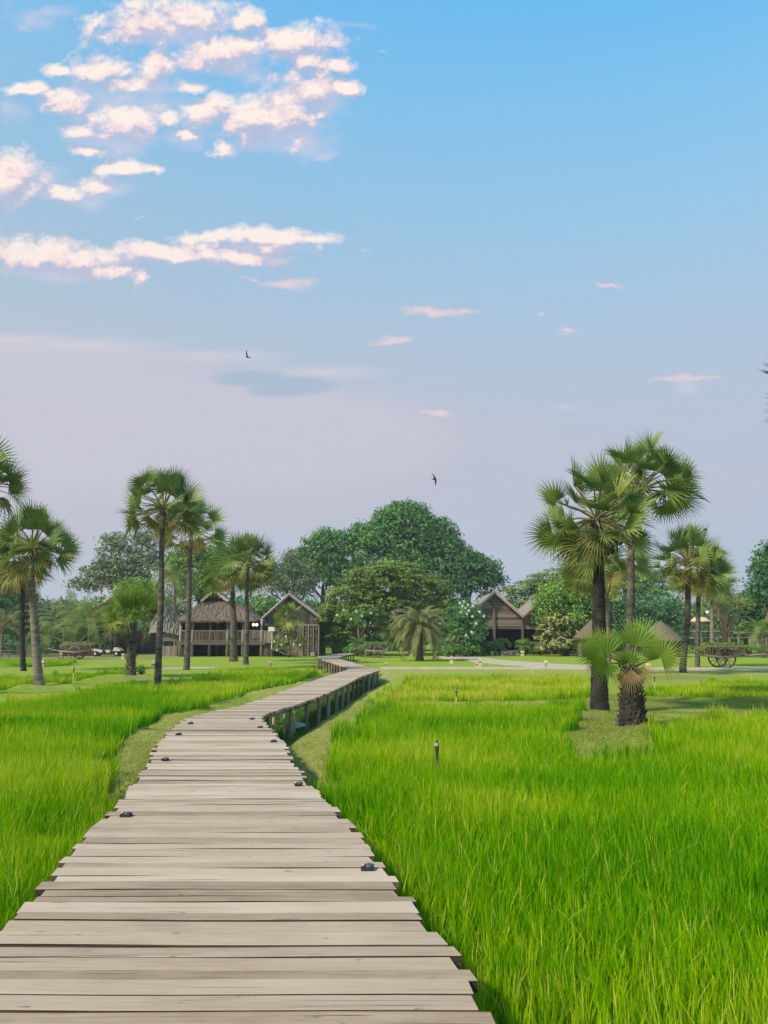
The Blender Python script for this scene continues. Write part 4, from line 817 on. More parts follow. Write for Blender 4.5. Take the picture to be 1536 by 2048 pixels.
def fan_palm(label, base, trunk, cc, crownR, leafR, n, Y=None, r0=.3, r1=.18, bark='palm_bark', booted=0, seed=1, dead=3, yellow=4, fruit=0, nseg=30, m='fan_leaf', group=None, flare=1.35, lo=-0.45, rads=None, deadm='dead_frond', name='fan_palm', ns=3, skirt=True):
    bx, by, bz = base_pt(*base) if Y is None else (X(base[0], Y, base[1]), Y, 0.0); Y = by
    e = empty(name, (bx, by, bz), label, 'palm tree', group); r = np.random.default_rng(seed)
    P = [(bx, by, bz - .15)] + [at(px, py, Y) for px, py in trunk]; c = at(*cc, Y)
    out = palm_trunk(P + [c], rads or [r0 * flare, r0 * 1.02, r0 * .88, (r0 + r1) / 2, r1 * 1.05, r1, r1], bark, e)
    if booted: boots(e, out[:int(len(out) * booted)] if booted < 1 else out, r0 * 1.0, r1, int(110 if booted >= 1 else 90), r0 * .45, 'leaf_base')
    else:
        if skirt: boots(e, out[-9:], r1 * .95, r1 * .95, 30, r1 * .85, 'leaf_base')
    (V, f, T), st = fan_crown(c, crownR, n, leafR, r, nseg, .2, lo, ns=ns); link('crown', np_mesh('crown', V, f, T), e, m); st.obj('leaf_stalks', 'petiole', e)
    if yellow: dead_fans(e, c, yellow, crownR * 1.0, leafR * .95, seed + 5, 'yellowing_frond', (-.85, -.25), 'yellowing_fronds', nseg=nseg - 4)
    if dead: dead_fans(e, c, dead, crownR * .7, leafR * .85, seed + 9, deadm, (-1.3, -.7), nseg=nseg - 6)
    if fruit:
        b = MB()
        for k in range(fruit):
            q = Vector(c) + Vector((random.uniform(-.05, .55), -.30 + random.uniform(-.1, .1), random.uniform(-1.0, -.35))); b.ball(q, .085, .085, .08, 6)
        for k in range(4): b.tube([Vector(c), Vector(c) + Vector((.1 + .12 * k, -.3, -.25)), Vector(c) + Vector((.1 + .12 * k, -.3, -.95))], [.03, .025, .02], 5)
        b.obj('fruit', 'fruit', e, True)
    return e, c
PG = 'tall fan palms standing among the rice plots'
# right-hand pair (closest)
fan_palm('tall dark fan palm with round fruit, front one of the right pair', (1201,1430), [(1199,1400),(1198,1300),(1198,1180),(1196,1100)], (1193,1040), 1.2, .95, 33, r0=.155, r1=.135, rads=[.31, .25, .215, .185, .155, .14, .135], bark='burnt_bark', seed=21, dead=1, yellow=3, fruit=26, nseg=34, group=PG, lo=-.62)
fan_palm('tallest fan palm, back one of the right-hand pair, grey trunk', (1266,1408), [(1264,1380),(1260,1290),(1262,1180),(1264,1090)], (1284,978), 1.25, .98, 34, r0=.15, r1=.11, flare=1.6, seed=33, dead=0, yellow=2, nseg=34, group=PG, lo=-.5)
fan_palm('shorter fan palm half hidden behind the right-hand pair, crown just below theirs', (1216,1353), [(1216,1330),(1213,1250),(1212,1180)], (1212,1122), 1.7, 1.2, 26, r0=.18, r1=.14, bark='pale_palm_bark', seed=35, dead=3, yellow=8, group=PG)
# middle right
MG = 'group of three fan palms left of the ox cart'
fan_palm('front fan palm of the three left of the ox cart, thick leaning trunk', (1368,1348), [(1366,1330),(1375,1240),(1376,1180)], (1377,1125), 1.6, 1.2, 32, r0=.2, r1=.15, flare=1.6, seed=41, dead=3, yellow=6, nseg=24, group=MG)
fan_palm('middle fan palm of the three left of the ox cart, straight trunk', (1395,1334), [(1395,1320),(1396,1240),(1397,1195)], (1399,1150), 1.6, 1.2, 32, r0=.17, r1=.14, flare=1.8, seed=43, dead=3, yellow=4, nseg=24, group=MG)
fan_palm('rearmost and shortest fan palm of the three left of the ox cart', (1425,1312), [(1424,1290),(1424,1220)], (1424,1165), 1.5, 1.25, 26, Y=74, r0=.22, r1=.16, bark='pale_palm_bark', seed=45, dead=2, yellow=4, nseg=20, group=MG)
# left group
LG = 'tall fan palms on the left side of the garden'
fan_palm('pale trunked leaning fan palm in front of the dark one, near the left edge', (78,1373), [(76,1350),(70,1260),(63,1170),(63,1130)], (66,1095), 1.25, .95, 36, r0=.20, r1=.12, bark='pale_palm_bark', seed=51, dead=3, yellow=6, nseg=26, group=LG, flare=1.5)
fan_palm('darker straight fan palm just behind the pale leaning one at the left', (48,1342), [(46,1320),(44,1230),(46,1180)], (40,1135), 1.5, 1.1, 30, r0=.16, r1=.13, bark='burnt_bark', seed=53, dead=3, yellow=8, nseg=24, group=LG)
fan_palm('tallest slender fan palm of the left side, scarred dark foot', (315,1371), [(316,1345),(322,1200),(324,1080)], (327,1018), 1.35, .97, 34, r0=.16, r1=.11, seed=55, dead=3, yellow=5, nseg=28, group=LG, flare=1.5)
fan_palm('slender fan palm leaning right behind the tallest left one', (372,1340), [(374,1320),(378,1200),(380,1110)], (384,1060), 1.6, 1.1, 30, r0=.20, r1=.13, seed=57, dead=2, yellow=5, nseg=24, group=LG, flare=1.5)
fan_palm('fan palm with a rough bulging trunk in front of the thatched house', (467,1323), [(467,1310),(467,1240),(465,1190)], (466,1150), 1.9, 1.4, 32, r0=.34, r1=.18, seed=59, dead=2, yellow=4, booted=.8, nseg=20, group=LG, flare=1.2)
fan_palm('smooth trunked fan palm right of the bulging one, by the thatched house', (492,1329), [(492,1310),(494,1240),(494,1170)], (495,1128), 1.7, 1.3, 34, r0=.2, r1=.13, seed=61, dead=2, yellow=8, nseg=22, group=LG)
fan_palm('short dark booted fan palm in front of the black buggy', (262,1354), [(262,1330),(264,1280)], (266,1236), 1.05, .95, 24, r0=.25, r1=.19, seed=63, dead=0, yellow=3, booted=1, nseg=26, group=LG, m='young_fan_leaf', lo=-.15)
fan_palm('tall fan palm cut by the left edge of the picture, only its fronds showing', (-42,1390), [(-44,1340),(-46,1150)], (-40,975), 1.1, 1.0, 28, r0=.17, r1=.13, seed=65, dead=1, yellow=2, nseg=28, group=LG)
fan_palm('very tall fan palm beyond the right edge, only leaf tips showing', (1700,1445), [(1698,1200),(1690,950)], (1684,778), 1.1, 1.05, 24, r0=.17, r1=.13, seed=67, dead=0, yellow=0, nseg=26, group=PG)
fan_palm('small fan palm in front of the plank barn', (577,1309), [(577,1290),(577,1262)], (577,1236), .85, 1.15, 18, Y=77, r0=.13, r1=.11, seed=69, dead=2, yellow=0, nseg=18, m='frond_leaf', lo=-.7)
fan_palm('young slim fan palm showing between the two tall right-hand trunks', (1222,1300), [(1222,1270),(1222,1225)], (1222,1196), .6, .7, 16, Y=84, r0=.12, r1=.1, seed=71, dead=3, yellow=0, nseg=16, m='bright_leaf', skirt=False)
# small booted palm in the near right rice
bx, by, bz = base_pt(1264, 1468); e = empty('fan_palm', (bx, by, bz), 'short booted fan palm standing nearest the camera on a grassy mound, straw-coloured skirt', 'palm tree', PG)
c = at(1262, 1338, by); out = palm_trunk([(bx, by, bz - .15), at(1264,1440,by), at(1264,1390,by), c], [.34, .29, .23, .19], 'boot_bark', e); boots(e, out, .30, .20, 230, .085, 'leaf_base')
r = np.random.default_rng(5); S = 0
def one_fan(hub_px, dyo, rad_px, axis2d, spread, m, nm, seed, nrm_tilt=0.25, nseg=40, stalk_from=None, droop=.12, fold=.15):
    """a single big fan, placed by its hub"""
    r = np.random.default_rng(seed); hub = Vector(at(hub_px[0], hub_px[1], by + dyo)); Rl = 1.12 * rad_px * (by + dyo) / F
    ax = Vector((axis2d[0], axis2d[2] if len(axis2d) > 2 else 0, axis2d[1])).normalized(); nr = Vector((0, -1, nrm_tilt)); nr = (nr - ax * nr.dot(ax)).normalized(); sd = nr.cross(ax)
    V, Q, T = fan_leaf(max(14, int(nseg * spread / 4.6)), Rl, spread, r, droop, fold); W = V @ np.array([list(ax), list(sd), list(nr)]) + np.array(hub)
    link(nm, np_mesh(nm, W, [Q], np.clip(T * .9 + .3 + r.normal() * .08, 0, 1)), e, m)
    st = MB(); c0 = Vector(c); st.tube([c0, c0.lerp(hub, .5) + Vector((0, 0, .05)), hub], [.035, .024, .018], 6); st.obj('leaf_stalk', 'petiole', e)
one_fan((1214,1312), -.15, 56, (-.62,.75), 3.3, 'young_fan_leaf', 'leaf', 1)
one_fan((1196,1306), .2, 52, (-.9,.5), 3.4, 'young_fan_leaf', 'leaf', 2, .5)
one_fan((1212,1302), .35, 46, (-.25,1), 2.9, 'young_fan_leaf', 'leaf', 3, .4)
one_fan((1272,1293), .1, 58, (.2,.95), 2.7, 'young_fan_leaf', 'leaf', 4, .9)
one_fan((1284,1288), .35, 54, (.6,.75), 3.0, 'young_fan_leaf', 'leaf', 6, .6)
one_fan((1322,1315), -.1, 50, (.45,.75), 4.7, 'young_fan_leaf', 'leaf', 7, .1)
one_fan((1258,1325), -.2, 34, (-.1,1), 3.4, 'young_fan_leaf', 'leaf', 8, .5, 26)
one_fan((1216,1325), -.25, 44, (-.6,-.6), 3.8, 'young_fan_leaf', 'leaf', 9, .2, 30)
one_fan((1262,1338), -.26, 50, (-.05,-1,-.25), 1.5, 'dead_frond', 'dead_frond', 10, .3, 18, droop=.05)
one_fan((1268,1335), -.18, 52, (.75,-.55,-.25), 1.2, 'yellowing_frond', 'dead_frond', 12, .3, 14, droop=.1)
one_fan((1255,1338), -.1, 44, (-.55,-.8,-.1), 1.0, 'dead_frond', 'dead_frond', 13, .3, 12, droop=.1)

def feather_frond(mbv, c, a, el0, L, droop, nl, ll, w, r, T0):
    """arching rachis with two rows of leaflets"""
    V, F3, T = mbv; n = 12; p = Vector(c); th = el0; pts = []; dirs = []
    h = Vector((math.cos(a), math.sin(a), 0))
    for k in range(n + 1):
        pts.append(p.copy()); d = h * math.cos(th) + Vector((0, 0, math.sin(th))); dirs.append(d); p = p + d * (L / n); th -= droop / n * (0.4 + 1.2 * k / n)
    for k in range(nl):
        s = 0.10 + 0.90 * k / nl; f = s * n; i = min(int(f), n - 1); q = pts[i].lerp(pts[i + 1], f - i); d = dirs[i]; side = d.cross(Vector((0, 0, 1))).normalized(); upv = side.cross(d)
        l = ll * math.sin(math.pi * (0.12 + 0.80 * s)) * r.uniform(.85, 1.15) + .1 * ll
        for sg in (-1, 1):
            dd = (side * sg * .85 + d * .62 + upv * r.uniform(.05, .35)).normalized(); tip = q + dd * l + Vector((0, 0, -.28 * l * (1 + .6 * s))); md = q + dd * l * .5; b = len(V)
            V += [q - d * w * .4, q + d * w * .4, md + d * w * .6, md - d * w * .6, tip]; F3 += [(b, b + 1, b + 2), (b, b + 2, b + 3), (b + 3, b + 2, b + 4)]; t = T0 + r.uniform(-.1, .1); T += [t, t, t + .1, t + .1, t + .2]
    return pts
def feather_palm(label, bpx, Y, cc, n, L, droop, nl, ll, w, m, seed, r0=.14, el=(1.35, -.3), trunk=True, bark='pale_palm_bark', group=None, name='feather_palm', base_py=1310):
    r = np.random.default_rng(seed); bx = X(bpx, Y); e = empty(name, (bx, Y, 0), label, 'palm tree', group); c = at(*cc, Y); V, Fa, T = [], [], []; st = MB()
    for k in range(n):
        t = (k + .5) / n; el_ = el[0] * (1 - t) + el[1] * t; pts = feather_frond((V, Fa, T), c, k * 2.39996 + r.uniform(-.2, .2), el_, L * r.uniform(.85, 1.1), droop * r.uniform(.8, 1.2), nl, ll, w, r, .35 + .3 * r.random())
        st.tube(pts[::3] , [.035, .028, .02, .012, .008][:len(pts[::3])], 4)
    link('crown', np_mesh('crown', [tuple(v) for v in V], [np.array(Fa)], np.clip(T, 0, 1)), e, m); st.obj('leaf_stalks', 'petiole', e)
    if trunk: palm_trunk([(bx, Y, -.15), ((bx + c[0]) / 2, Y, c[2] / 2), c], [r0 * 1.3, r0, r0 * .95, r0 * .8], bark, e, n=10)
    return e
feather_palm('bushy feathery date palm with arching fronds on the middle lawn', 839, 66, (839,1262), 74, 3.35, 2.1, 46, .42, .035, 'date_leaf', 81, r0=.3, el=(1.45, -.35), name='date_palm', bark='boot_bark')
FG = 'feathery palms in the left garden'
feather_palm('feathery palm with a slim pale trunk right behind the hay cart', 180, 84, (178,1246), 20, 4.6, 1.9, 34, .75, .05, 'frond_leaf', 83, r0=.14, group=FG)
feather_palm('leafy feathery palm left of the hay cart', 128, 88, (128,1250), 20, 5.0, 1.9, 34, .8, .05, 'frond_leaf', 85, group=FG)
feather_palm('feathery palm spreading above the black buggy', 222, 88, (222,1262), 18, 4.4, 2.1, 32, .75, .05, 'frond_leaf', 87, group=FG)
feather_palm('upright feathery palm behind the hay cart, with the tallest fronds', 150, 96, (150,1240), 16, 5.6, 1.3, 32, .8, .06, 'mid_leaf', 88, group=FG)
feather_palm('coconut palm hanging its fronds between the two slender left palms', 352, 86, (350,1160), 20, 3.9, 2.6, 34, .8, .05, 'frond_leaf', 89, r0=.15, group=FG)
feather_palm('low feathery palm at the far left edge', 5, 78, (5,1255), 18, 4.2, 2.0, 32, .7, .05, 'date_leaf', 91, group=FG)
feather_palm('clump of low feathery fronds behind the pale leaning palm', 95, 80, (95,1275), 18, 3.6, 2.2, 30, .65, .05, 'frond_leaf', 93, group=FG, trunk=False)
feather_palm('feathery palm at the right edge beside the pergola', 1524, 74, (1524,1262), 14, 2.7, 1.9, 30, .6, .045, 'frond_leaf', 95, r0=.16)
feather_palm('low fern-like palm beside the black doorway', 716, 77, (716,1290), 14, 1.5, 1.7, 24, .38, .035, 'dark_leaf', 97, trunk=False)
# ---------------------------------------------------------------- buildings
def vboards(mb, x0, x1, y, z0f, z1f, w=0.22, th=0.04):
    """vertical boards along x at depth y; z0f,z1f give the bottom and top at x"""
    x = x0
    while x < x1 - 1e-3:
        b = min(x + w * random.uniform(.85, 1.15), x1); c = (x + b) / 2; dz0, dz1 = z0f(c), z1f(c); o = random.uniform(0, .02)
        if dz1 - dz0 > .05:
            ta, tb = z1f(x + .005), z1f(b - .005); t = random.random()
            mb.add([(x + .006, y - o, dz0), (b - .006, y - o, dz0), (b - .006, y - o, tb), (x + .006, y - o, ta), (x + .006, y + th, dz0), (b - .006, y + th, dz0), (b - .006, y + th, tb), (x + .006, y + th, ta)],
                   [(0, 1, 2, 3), (7, 6, 5, 4), (0, 4, 5, 1), (3, 2, 6, 7), (0, 3, 7, 4), (1, 5, 6, 2)], t)
        x = b
def yboards(mb, x, y0, y1, z0, z1, w=.22, th=.04):
    y = y0
    while y < y1 - 1e-3:
        b = min(y + w * random.uniform(.85, 1.15), y1); mb.box(x - random.uniform(0, .02), x + th, y + .006, b - .006, z0, z1); y = b
def thatch_sheet(mb, P, nu, nv, rough=.08):
    """P: four corners eave-left, eave-right, top-right, top-left"""
    A, B, Cc, D = [Vector(p) for p in P]; n = (B - A).cross(D - A).normalized()
    if n.z < 0: n = -n
    vs = []; fs = []
    for j in range(nv + 1):
        for i in range(nu + 1):
            u, v = i / nu, j / nv; p = A.lerp(B, u).lerp(D.lerp(Cc, u), v); edge = (j in (0, nv)) or i in (0, nu)
            vs.append(p + n * (random.uniform(-rough, rough) * (0.25 if edge else 1) + .05 * ((j % 3) == 0)) + (Vector((0, 0, random.uniform(-.14, .02))) if j == 0 else Vector()))
    for j in range(nv):
        for i in range(nu): a = j * (nu + 1) + i; fs.append((a, a + 1, a + nu + 2, a + nu + 1))
    mb.add(vs, fs, .5)
def fringe(mb, A, B, n, l=.28):
    A, B = Vector(A), Vector(B); d = (B - A).normalized()
    for k in range(n):
        p = A.lerp(B, (k + random.random()) / n); w = random.uniform(.03, .08); h = l * random.uniform(.5, 1.2); o = Vector((random.uniform(-.05, .05), random.uniform(-.06, .06), 0))
        mb.add([p - d * w, p + d * w, p + o - Vector((0, 0, h))], [(0, 1, 2)])

# --- thatched house on stilts
Y1, Y1b = 78.0, 86.5
xl, xr = X(352, Y1, 1240), X(512, Y1, 1240); ze = Z(1240, Y1); zg = Z(1202, Y1 + 2.3); zr = Z(1184.5, Y1 + 2.6); xc = X(431, Y1 + 2.3, 1195)
H = empty('thatched_house', ((xl + xr) / 2, (Y1 + Y1b) / 2, 0), 'open timber house on stilts under a big grey thatched roof', 'house')
roof = MB(); gl, gr = X(405, Y1 + 2.2, 1202), X(459, Y1 + 2.2, 1202); yr, yb2 = Y1 + 2.2, Y1b - 2.2
thatch_sheet(roof, [(xl, Y1, ze), (xr, Y1, ze), (gr, yr, zg), (gl, yr, zg)], 44, 16)
thatch_sheet(roof, [(xr, Y1, ze), (xr, Y1b, ze), (gr, yb2, zg), (gr, yr, zg)], 30, 16); thatch_sheet(roof, [(gr, yr - .5, zg), (gr, yb2, zg), (xc, yb2, zr), (xc, yr - .5, zr)], 16, 6)
thatch_sheet(roof, [(xl, Y1b, ze), (xl, Y1, ze), (gl, yr, zg), (gl, yb2, zg)], 30, 16); thatch_sheet(roof, [(gl, yb2, zg), (gl, yr - .5, zg), (xc, yr - .5, zr), (xc, yb2, zr)], 16, 6)
thatch_sheet(roof, [(xr, Y1b, ze), (xl, Y1b, ze), (gl, yb2, zg), (gr, yb2, zg)], 20, 10)
for a, b, n in (((xl, Y1, ze), (xr, Y1, ze), 330), ((xr, Y1, ze), (xr, Y1b, ze), 160), ((xl, Y1, ze), (xl, Y1b, ze), 120)): fringe(roof, a, b, n)
roof.obj('roof', 'thatch', H)
g = MB(); g.add([(gl + .3, yr - .05, zg - .05), (gr - .3, yr - .05, zg - .05), (xc, yr - .05, zr - .35), (gl + .3, yr + .1, zg - .05), (gr - .3, yr + .1, zg - .05), (xc, yr + .1, zr - .35)], [(0, 1, 2), (5, 4, 3), (0, 3, 4, 1), (1, 4, 5, 2), (2, 5, 3, 0)]); g.obj('gable_vent', 'dark_wood', H)
g = MB()
for s in (gl, gr): g.beam((s, yr - .62, zg - .05), (xc, yr - .62, zr + .12), .10, .22)
g.beam((xc, yr - .65, zr), (xc, yr - .65, zr + .5), .09); g.obj('barge_board', 'barge_wood', H)
zf = Z(1284, Y1 + .5); posts = [361, 385, 420, 455, 486, 523]
for i, px in enumerate(posts):
    for yy in (Y1 + .6, Y1 + 4, Y1b - .8):
        x = X(px, Y1 + .6); b = MB(); b.tube([(x, yy, 0), (x + .01, yy, ze + .15)], [.15, .125], 8); b.obj('post', 'post_wood', H, True)
b = MB(); b.box(xl + .3, xr + .9, Y1 + .45, Y1b - .5, zf - .12, zf); b.obj('floor', 'rail_wood', H)
b = MB(); b.beam((xl + .3, Y1 + .42, zf - .16), (xr + .9, Y1 + .42, zf - .16), .10, .24); b.beam((xl + .3, Y1 + .5, ze + .12), (xr - .1, Y1 + .5, ze + .12), .12, .2); b.obj('beam', 'post_wood', H)
b = MB(); zt = Z(1261.5, Y1 + .5); b.beam((xl + .3, Y1 + .55, zt), (xr + .9, Y1 + .55, zt), .09, .09); b.beam((xl + .3, Y1 + .55, zf + .12), (xr + .9, Y1 + .55, zf + .12), .07, .07)
n = 62
for k in range(n):
    x = xl + .4 + (xr + .4 - xl) * k / n; b.box(x - .022, x + .022, Y1 + .53, Y1 + .575, zf, zt)
b.obj('railing', 'rail_wood', H)
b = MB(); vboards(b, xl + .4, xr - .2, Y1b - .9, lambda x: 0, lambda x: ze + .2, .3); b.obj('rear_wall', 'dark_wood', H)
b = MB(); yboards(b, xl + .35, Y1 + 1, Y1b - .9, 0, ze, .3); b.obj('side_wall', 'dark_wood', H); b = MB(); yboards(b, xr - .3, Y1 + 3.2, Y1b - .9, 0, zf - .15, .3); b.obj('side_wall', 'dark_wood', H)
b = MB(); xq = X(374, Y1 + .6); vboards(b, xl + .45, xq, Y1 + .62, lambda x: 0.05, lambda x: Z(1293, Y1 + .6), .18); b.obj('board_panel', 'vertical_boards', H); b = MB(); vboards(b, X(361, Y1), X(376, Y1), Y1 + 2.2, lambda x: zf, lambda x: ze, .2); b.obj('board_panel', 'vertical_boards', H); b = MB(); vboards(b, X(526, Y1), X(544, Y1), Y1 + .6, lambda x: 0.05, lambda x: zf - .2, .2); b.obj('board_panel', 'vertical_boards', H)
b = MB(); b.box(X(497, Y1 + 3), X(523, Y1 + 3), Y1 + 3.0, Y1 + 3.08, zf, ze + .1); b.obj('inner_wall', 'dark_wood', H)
# landing and stair
xs = xr + .9; sl = MB(); xL = X(546, Y1 + .5); sl.box(xs - .02, xL, Y1 + .48, Y1 + 2.4, zf - .125, zf - .004)
vboards(sl, X(526, Y1), xL, Y1 + .53, lambda x: zf, lambda x: zt, .16); sl.obj('landing', 'rail_wood', H)
st = MB(); x0, x1_, N_ = xL, X(600, Y1), 11
for k in range(N_):
    t = (k + 1) / N_; x = x0 + (x1_ - x0) * t; z = zf * (1 - t); st.box(x - .26, x + .05, Y1 + .6, Y1 + 2.2, z, z + .05)
for yy in (Y1 + .55, Y1 + 2.25): st.beam((x0, yy, zf - .1), (x1_, yy, .02), .06, .26)
st.obj('stair', 'rail_wood', H)
rl = MB()
zt2 = zt - zf
def quad_boards(m_, xa, xb, za0, zb0, h, y):
    k = 30
    for i in range(k):
        t = i / k; x = xa + (xb - xa) * t; z = za0 + (zb0 - za0) * t; m_.box(x, x + (xb - xa) / k * .86, y - .02, y + .02, z + .02, z + h)
quad_boards(rl, x0, X(602, Y1), zf, .0, zt2 * .95, Y1 + .5); rl.beam((x0, Y1 + .5, zt), (X(603, Y1), Y1 + .5, zt2), .09, .09); rl.box(X(604, Y1) - .08, X(604, Y1) + .08, Y1 + .42, Y1 + .58, 0, Z(1283, Y1)); rl.obj('stair_rail', 'rail_wood', H)
for px, py, lb in ((436, 1245, 'single'), (507, 1249.5, 'left of pair'), (513.5, 1249.5, 'right of pair')):
    c = at(px, py, Y1 + 1.2); e = empty('hanging_lamp', c, {'single': 'small white lamp hanging alone under the front eave of the thatched house', 'left of pair': 'glowing round lamp on the veranda, left one of the close pair', 'right of pair': 'glowing round lamp on the veranda, right one of the close pair'}[lb], 'lamp', 'veranda lamps of the thatched house')
    b = MB(); b.ball(c, .13 if lb != 'single' else .10, n=8); b.obj('globe', 'lamp' if lb != 'single' else 'white_cloth', e, True); w = MB(); w.tube([(c[0], c[1], c[2] + .09), (c[0], c[1], max(ze + .35, c[2] + .5))], .012, 5); w.obj('cord', 'black_metal', e)
for i, (px, lb) in enumerate(((509, 'wicker armchair with a white covered back on the veranda, left one of two'), (520, 'wicker armchair with a white covered back on the veranda, right one of two'))):
    x = X(px, Y1 + 1.4); y = Y1 + 1.5; e = empty('wicker_chair', (x, y, zf), lb, 'chair', 'wicker armchairs on the veranda')
    s = MB(); s.box(x - .26, x + .26, y - .25, y + .25, zf + .36, zf + .44); s.obj('seat', 'wicker', e)
    s = MB(); vs = [(x + .27 * math.cos(a), y - .25, zf + .95 + .24 * math.sin(a)) for a in [math.pi * k / 8 for k in range(9)]] + [(x - .27, y - .25, zf + .42), (x + .27, y - .25, zf + .42)]; vb = [(v[0], v[1] + .05, v[2]) for v in vs]; n_ = len(vs); s.add(vs + vb, [tuple(range(n_))[::-1], tuple(range(n_, 2 * n_))] + [(k, (k + 1) % n_, n_ + (k + 1) % n_, n_ + k) for k in range(n_)]); s.obj('backrest', 'wicker', e)
    s = MB(); s.box(x - .25, x + .25, y - .27, y - .252, zf + .36, zf + 1.0); s.obj('cover', 'white_cloth', e)
    for dx_ in (-.23, .23):
        for dy_ in (-.22, .22): s = MB(); s.tube([(x + dx_, y + dy_, zf), (x + dx_, y + dy_, zf + .37)], .025, 6); s.obj('leg', 'wicker', e)
    for dx_ in (-.27, .27): s = MB(); s.tube([(x + dx_, y - .24, zf + .62), (x + dx_, y + .24, zf + .6)], .03, 6); s.obj('armrest', 'wicker', e)
c = at(543, 1258, Y1 + .3); e = empty('white_sign', (c[0], Y1 + .3, zf), 'white board on a slim white post at the top of the stair', 'sign')
b = MB(); b.box(c[0] - .32, c[0] + .32, Y1 + .27, Y1 + .33, c[2] - .22, c[2] + .22); b.obj('board', 'white_cloth', e); b = MB(); b.box(c[0] + .02, c[0] + .09, Y1 + .30, Y1 + .36, zf - .7, c[2] - .2); b.obj('post', 'white_cloth', e)
# round pale lanterns scattered on the frangipani by the stair
fr = empty('frangipani', (X(584, 76.5), 76.5, 0), 'sparse grey limbed shrub with round white flowers by the stair of the thatched house', 'shrub')
b = MB(); c0 = at(583, 1309, 76.5); tips = []
for (px, py) in [(553,1283),(564,1290),(572,1272),(588,1289),(600,1291),(580,1270),(592,1275),(556,1301),(575,1295),(605,1283)]:
    t = at(px, py, 76.5 + random.uniform(-.4, .4)); tips.append(t); m_ = Vector(c0).lerp(Vector(t), .5) + Vector((0, 0, -.15)); b.tube([c0, m_, t], [.09, .06, .03], 6)
b.obj('limbs', 'pale_bark', fr, True)
V, f, T, cc = leaves([(t[0], t[1], t[2] + .1, .5, .4, .3) for t in tips], 900, .26, .4, 12, seed=99); link('foliage', np_mesh('foliage', V, f, T), fr, 'olive_leaf')
b = MB()
for px, py in [(549,1283.5),(563,1289.5),(572,1273),(588,1289),(600,1290),(554,1300.5)]: q = at(px, py, 75.9); b.ball(q, .10, n=6, wob=.3)
b.obj('blossoms', 'petal', fr, True)

# --- left annex: pale awning of weathered thatch and a board fence
A = empty('lean_to_shelter', (X(340, 82), 82, 0), 'weathered pale lean-to shelter at the left end of the thatched house', 'shelter')
b = MB(); q = [at(325,1262,80.5), at(362,1272,80.5), at(352,1232,84), at(327,1195,84)]; thatch_sheet(b, [q[0], q[1], q[2], q[3]], 16, 12, .12); q2 = [at(296,1268,81), q[0], q[3], at(318,1198,84)]; thatch_sheet(b, q2, 10, 10, .12); b.obj('roof', 'weather_grey', A)
b = MB(); vboards(b, X(318, 80.8), X(356, 80.8), 80.8, lambda x: 0, lambda x: Z(1292, 80.8), .2); b.obj('fence_panel', 'post_wood', A)
b = MB(); b.box(X(328, 80.9), X(356, 80.9), 80.9, 81, Z(1282, 81), Z(1266, 81)); b.obj('wall', 'weather_grey', A); b = MB(); vboards(b, X(240, 91), X(356, 91), 90, lambda x: 0, lambda x: Z(1262, 90), .4); b.obj('rear_wall', 'dark_wood', A)
for px in (327, 356): s = MB(); s.tube([(X(px, 81), 81, 0), (X(px, 81), 81, Z(1266, 81))], .09, 7); s.obj('post', 'post_wood', A)

# --- plank barn
Y2, Y2b = 81.5, 91.0; bx0, bx1, px_, zp = X(528, Y2, 1236), X(640, Y2, 1236), X(580, Y2, 1190), Z(1193, Y2)
B2 = empty('plank_barn', ((bx0 + bx1) / 2, (Y2 + Y2b) / 2, 0), 'tall grey plank barn with one steep gable and pale barge boards', 'barn'); zev = Z(1237, Y2)
def gtop(x): return zev + (zp - zev) * (1 - abs(x - px_) / ((px_ - bx0) if x < px_ else (bx1 - px_)))
b = MB(); zb = Z(1250, Y2); vboards(b, bx0 + .1, bx1 - .1, Y2, lambda x: zb + .09, gtop, .24); vboards(b, bx0 + .1, X(606, Y2), Y2, lambda x: 0, lambda x: zb - .09, .24)
b.obj('front_wall', 'vertical_boards', B2)
b = MB(); yboards(b, bx1 - .12, Y2 + .05, Y2b, 0, zev, .24); b.obj('side_wall', 'vertical_boards', B2); b = MB(); yboards(b, bx0 + .1, Y2 + .05, Y2b, 0, zev, .24); b.obj('side_wall', 'vertical_boards', B2)
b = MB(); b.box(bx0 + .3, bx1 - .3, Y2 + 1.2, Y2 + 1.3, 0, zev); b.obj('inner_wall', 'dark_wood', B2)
lx0, lx1 = X(606, Y2), bx1 - .12; w_ = (lx1 - lx0) / 3
for k in range(3):
    b = MB(); x = lx0 + k * w_; b.box(x + .16, x + w_ - .13, Y2 - .01, Y2 + .03, .1, zb - .1)
    for j in range(26): z = .15 + (zb - .35) * j / 26; b.box(x + .18, x + w_ - .15, Y2 - .04, Y2 - .012, z, z + .07)
    b.obj('shutter', 'horizontal_boards', B2)
b = MB(); b.beam((bx0 + .05, Y2 - .05, zb), (bx1 - .05, Y2 - .05, zb), .10, .18)
for k in range(4): x = lx0 + k * w_; b.beam((x, Y2 - .04, 0), (x, Y2 - .04, zb - .09), .13)
b.obj('frame', 'post_wood', B2)
b = MB(); ov = .5
for s, xe in ((-1, X(525, Y2 - ov, 1236)), (1, X(643, Y2 - ov, 1236))):
    b.add([(px_, Y2 - ov, zp + .05), (xe, Y2 - ov, zev - .12), (xe, Y2b, zev - .12), (px_, Y2b, zp + .05), (px_, Y2 - ov, zp + .17), (xe, Y2 - ov, zev), (xe, Y2b, zev), (px_, Y2b, zp + .17)], [(0, 1, 2, 3), (7, 6, 5, 4), (0, 4, 5, 1), (1, 5, 6, 2), (3, 2, 6, 7)])
b.obj('roof', 'tiles', B2)
b = MB()
